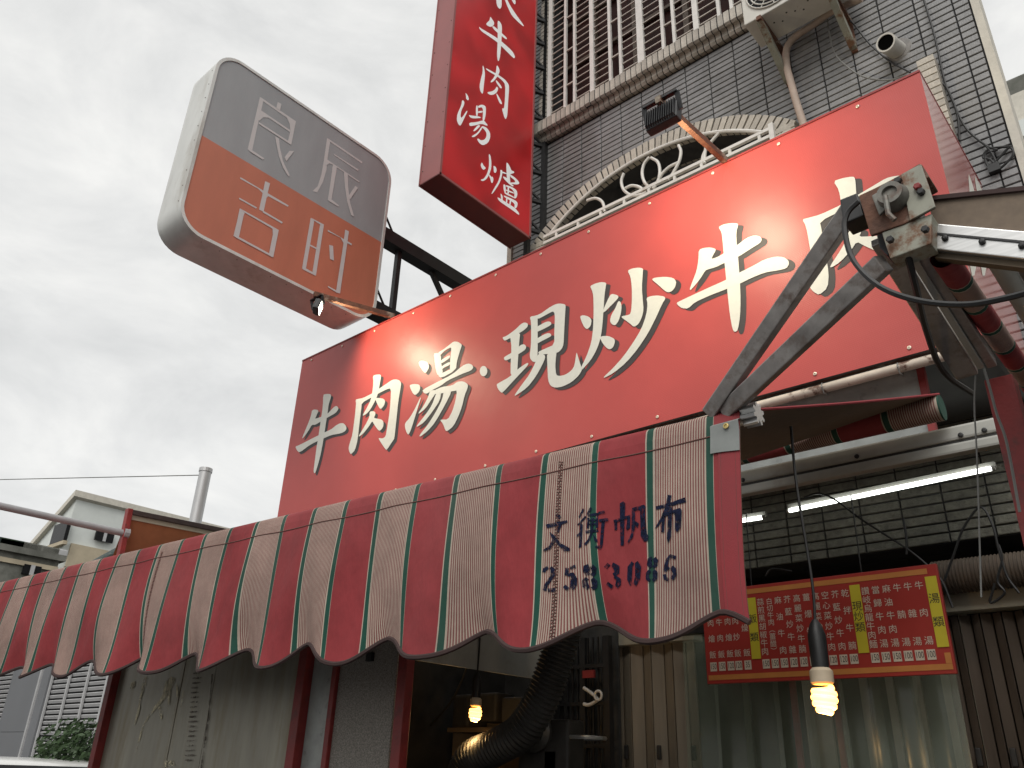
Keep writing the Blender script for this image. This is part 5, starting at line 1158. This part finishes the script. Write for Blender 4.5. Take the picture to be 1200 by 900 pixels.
# grey louvred building
GY = 6.0
gb_ = thing('louvred_building', 'grey panelled building front with pale louvre screens', 'building', (vx_(60, 850, GY), GY, 0))
gx = lambda px, py=850: vx_(px, py, GY)
MB().box2((gx(-90), GY+.1, 0), (gx(150), GY+6, 3.5)).build('wall', 'louver_gap', gb_)
MB().box2((gx(2), GY-.05, 0), (gx(36.8), GY+.09, 1.95)).build('panel', 'grey_cladding', gb_); MB().box2((gx(2), GY-.05, 1.957), (gx(36.8), GY+.09, 3.45)).build('panel', 'grey_cladding', gb_)
MB().box2((gx(38.6), GY-.06, 0), (gx(47), GY+.09, 3.45)).build('pilaster', 'grey_cladding', gb_); MB().box2((gx(36.9), GY-.09, 0), (gx(38.5), GY+.09, 3.45)).build('trim', 'louver', gb_)
MB().box2((gx(-90), GY-.02, 3.45), (gx(150), GY+.09, 3.53)).build('coping', 'grey_cladding', gb_)
for (xa, xb, za, zb) in ((48, 140, 1.52, 3.4), (-90, 1.5, 1.35, 3.4)):
    ls = MB(); n = int((zb-za)/.083)
    for k in range(n): ls.box(((gx(xa)+gx(xb))/2, GY+.03, za+k*.083), (abs(gx(xb)-gx(xa)), .035, .045), Matrix.Rotation(R(28), 3, 'X'))
    tag(ls.build('louvre_slats', 'louver', gb_), kind='stuff')
    for f_ in (.0, .25, .5, .75, 1): MB().box2((gx(xa)+(gx(xb)-gx(xa))*f_-.025, GY-.03, za-.1), (gx(xa)+(gx(xb)-gx(xa))*f_+.025, GY+.0, zb)).build('louvre_upright', 'louver', gb_)
    MB().box2((gx(xa), GY-.04, za-.16), (gx(xb), GY+.09, za-.06)).build('louvre_sill', 'grey_cladding', gb_)
# shrub in front of it
bc_ = PY(84, 886, 4.9); sb_ = thing('shrub', 'dense green leafy shrub in front of the louvred building', 'shrub', (bc_.x, 4.9, 0))
MB().tube([(bc_.x, 4.9, 0), (bc_.x+.05, 4.9, .6), (bc_.x, 4.92, 1.2)], [.06, .045, .03], 8).build('trunk', 'bark', sb_, smooth=True)
lm = MB()
for k in range(2600):
    while True:
        d = Vector((random.uniform(-1, 1), random.uniform(-1, 1), random.uniform(-1, 1)))
        if .25 < d.length < 1: break
    d = d*(1+.18*math.sin(d.x*7+d.z*5)); c = Vector((bc_.x+d.x*.52, 4.9+d.y*.42, bc_.z-.08+d.z*.5))
    ax = Vector((random.uniform(-1, 1), random.uniform(-1, 1), random.uniform(-.4, 1))).normalized(); e1 = ax.orthogonal().normalized(); e2 = ax.cross(e1); s = random.uniform(.025, .05)
    lm.add([c-e1*s, c+e2*s*.5, c+e1*s, c-e2*s*.5], [(0, 1, 2, 3)])
tag(lm.build('crown', 'leaf', sb_, fix=False), kind='stuff')
# parked car, roof just in view
cq = PY(8, 890, 3.4); car = thing('parked_car', 'white parked car whose roof shows beside the grey building', 'car', (cq.x-1.5, 4.2, 0))
cx_ = cq.x-.35; zr = cq.z+.02
side = [(-4.1, .35), (-4.15, .8), (-3.9, .98), (-3.2, 1.0), (-2.5, zr-.05), (-1.7, zr), (-.9, zr-.06), (-.15, 1.0), (.55, .92), (.75, .7), (.7, .35)]
MB().prism([(cx_+x, 3.4, z) for x, z in side], (0, 1.7, 0)).build('body', 'car_white', car, bevel=.09, smooth=True)
for y in (3.385, 5.115): MB().prism([(cx_-3.0, y-.004, 1.03), (cx_-2.42, y-.004, zr-.13), (cx_-.98, y-.004, zr-.14), (cx_-.4, y-.004, 1.03)], (0, .008, 0)).build('window', 'dark_glass', car)
MB().prism([(cx_-.86, 3.55, zr-.10), (cx_-.86, 4.95, zr-.10), (cx_-.2, 5.0, 1.035), (cx_-.2, 3.5, 1.035)], (.02, 0, .02)).build('windscreen', 'dark_glass', car)
for x in (-3.35, -.05):
    for y in (3.42, 5.08):
        t_ = MB().lathe((cx_+x, y-.1, .33), (0, 1, 0), [(0, .2), (0.0, .33), (.2, .33), (.2, .2)], 20).build('wheel', 'cable', car, smooth=True)
        MB().lathe((cx_+x, y-.105, .33), (0, 1, 0), [(0, .2), (.21, .2)], 16).build('rim', 'alu', t_)
# white house seen past the right corner
r0 = PY(1180, 133, 14)
rh = thing('pale_building', 'pale rendered building with a ledge past the tiled corner', 'building', (r0.x+4, 16, 0))
MB().box2((r0.x-.3, 14.1, 0), (r0.x+8, 22, r0.z-.9)).build('wall', 'cream_stucco', rh)
MB().box2((r0.x-.6, 13.6, r0.z-.9), (r0.x+8.2, 22.1, r0.z-.55)).build('ledge', 'white_cladding', rh)
MB().box2((r0.x-.1, 14.0, r0.z-.55), (r0.x+8, 22, r0.z+.35)).build('parapet', 'cream_stucco', rh)
MB().box((r0.x+.4, 14.3, r0.z+.55), (.7, .5, .4)).build('roof_clutter', 'old_concrete', rh, bevel=.03)
MB().box2((r0.x+.6, 14.05, r0.z-2.6), (r0.x+1.6, 14.1, r0.z-1.5)).build('window', 'dark_glass', rh)
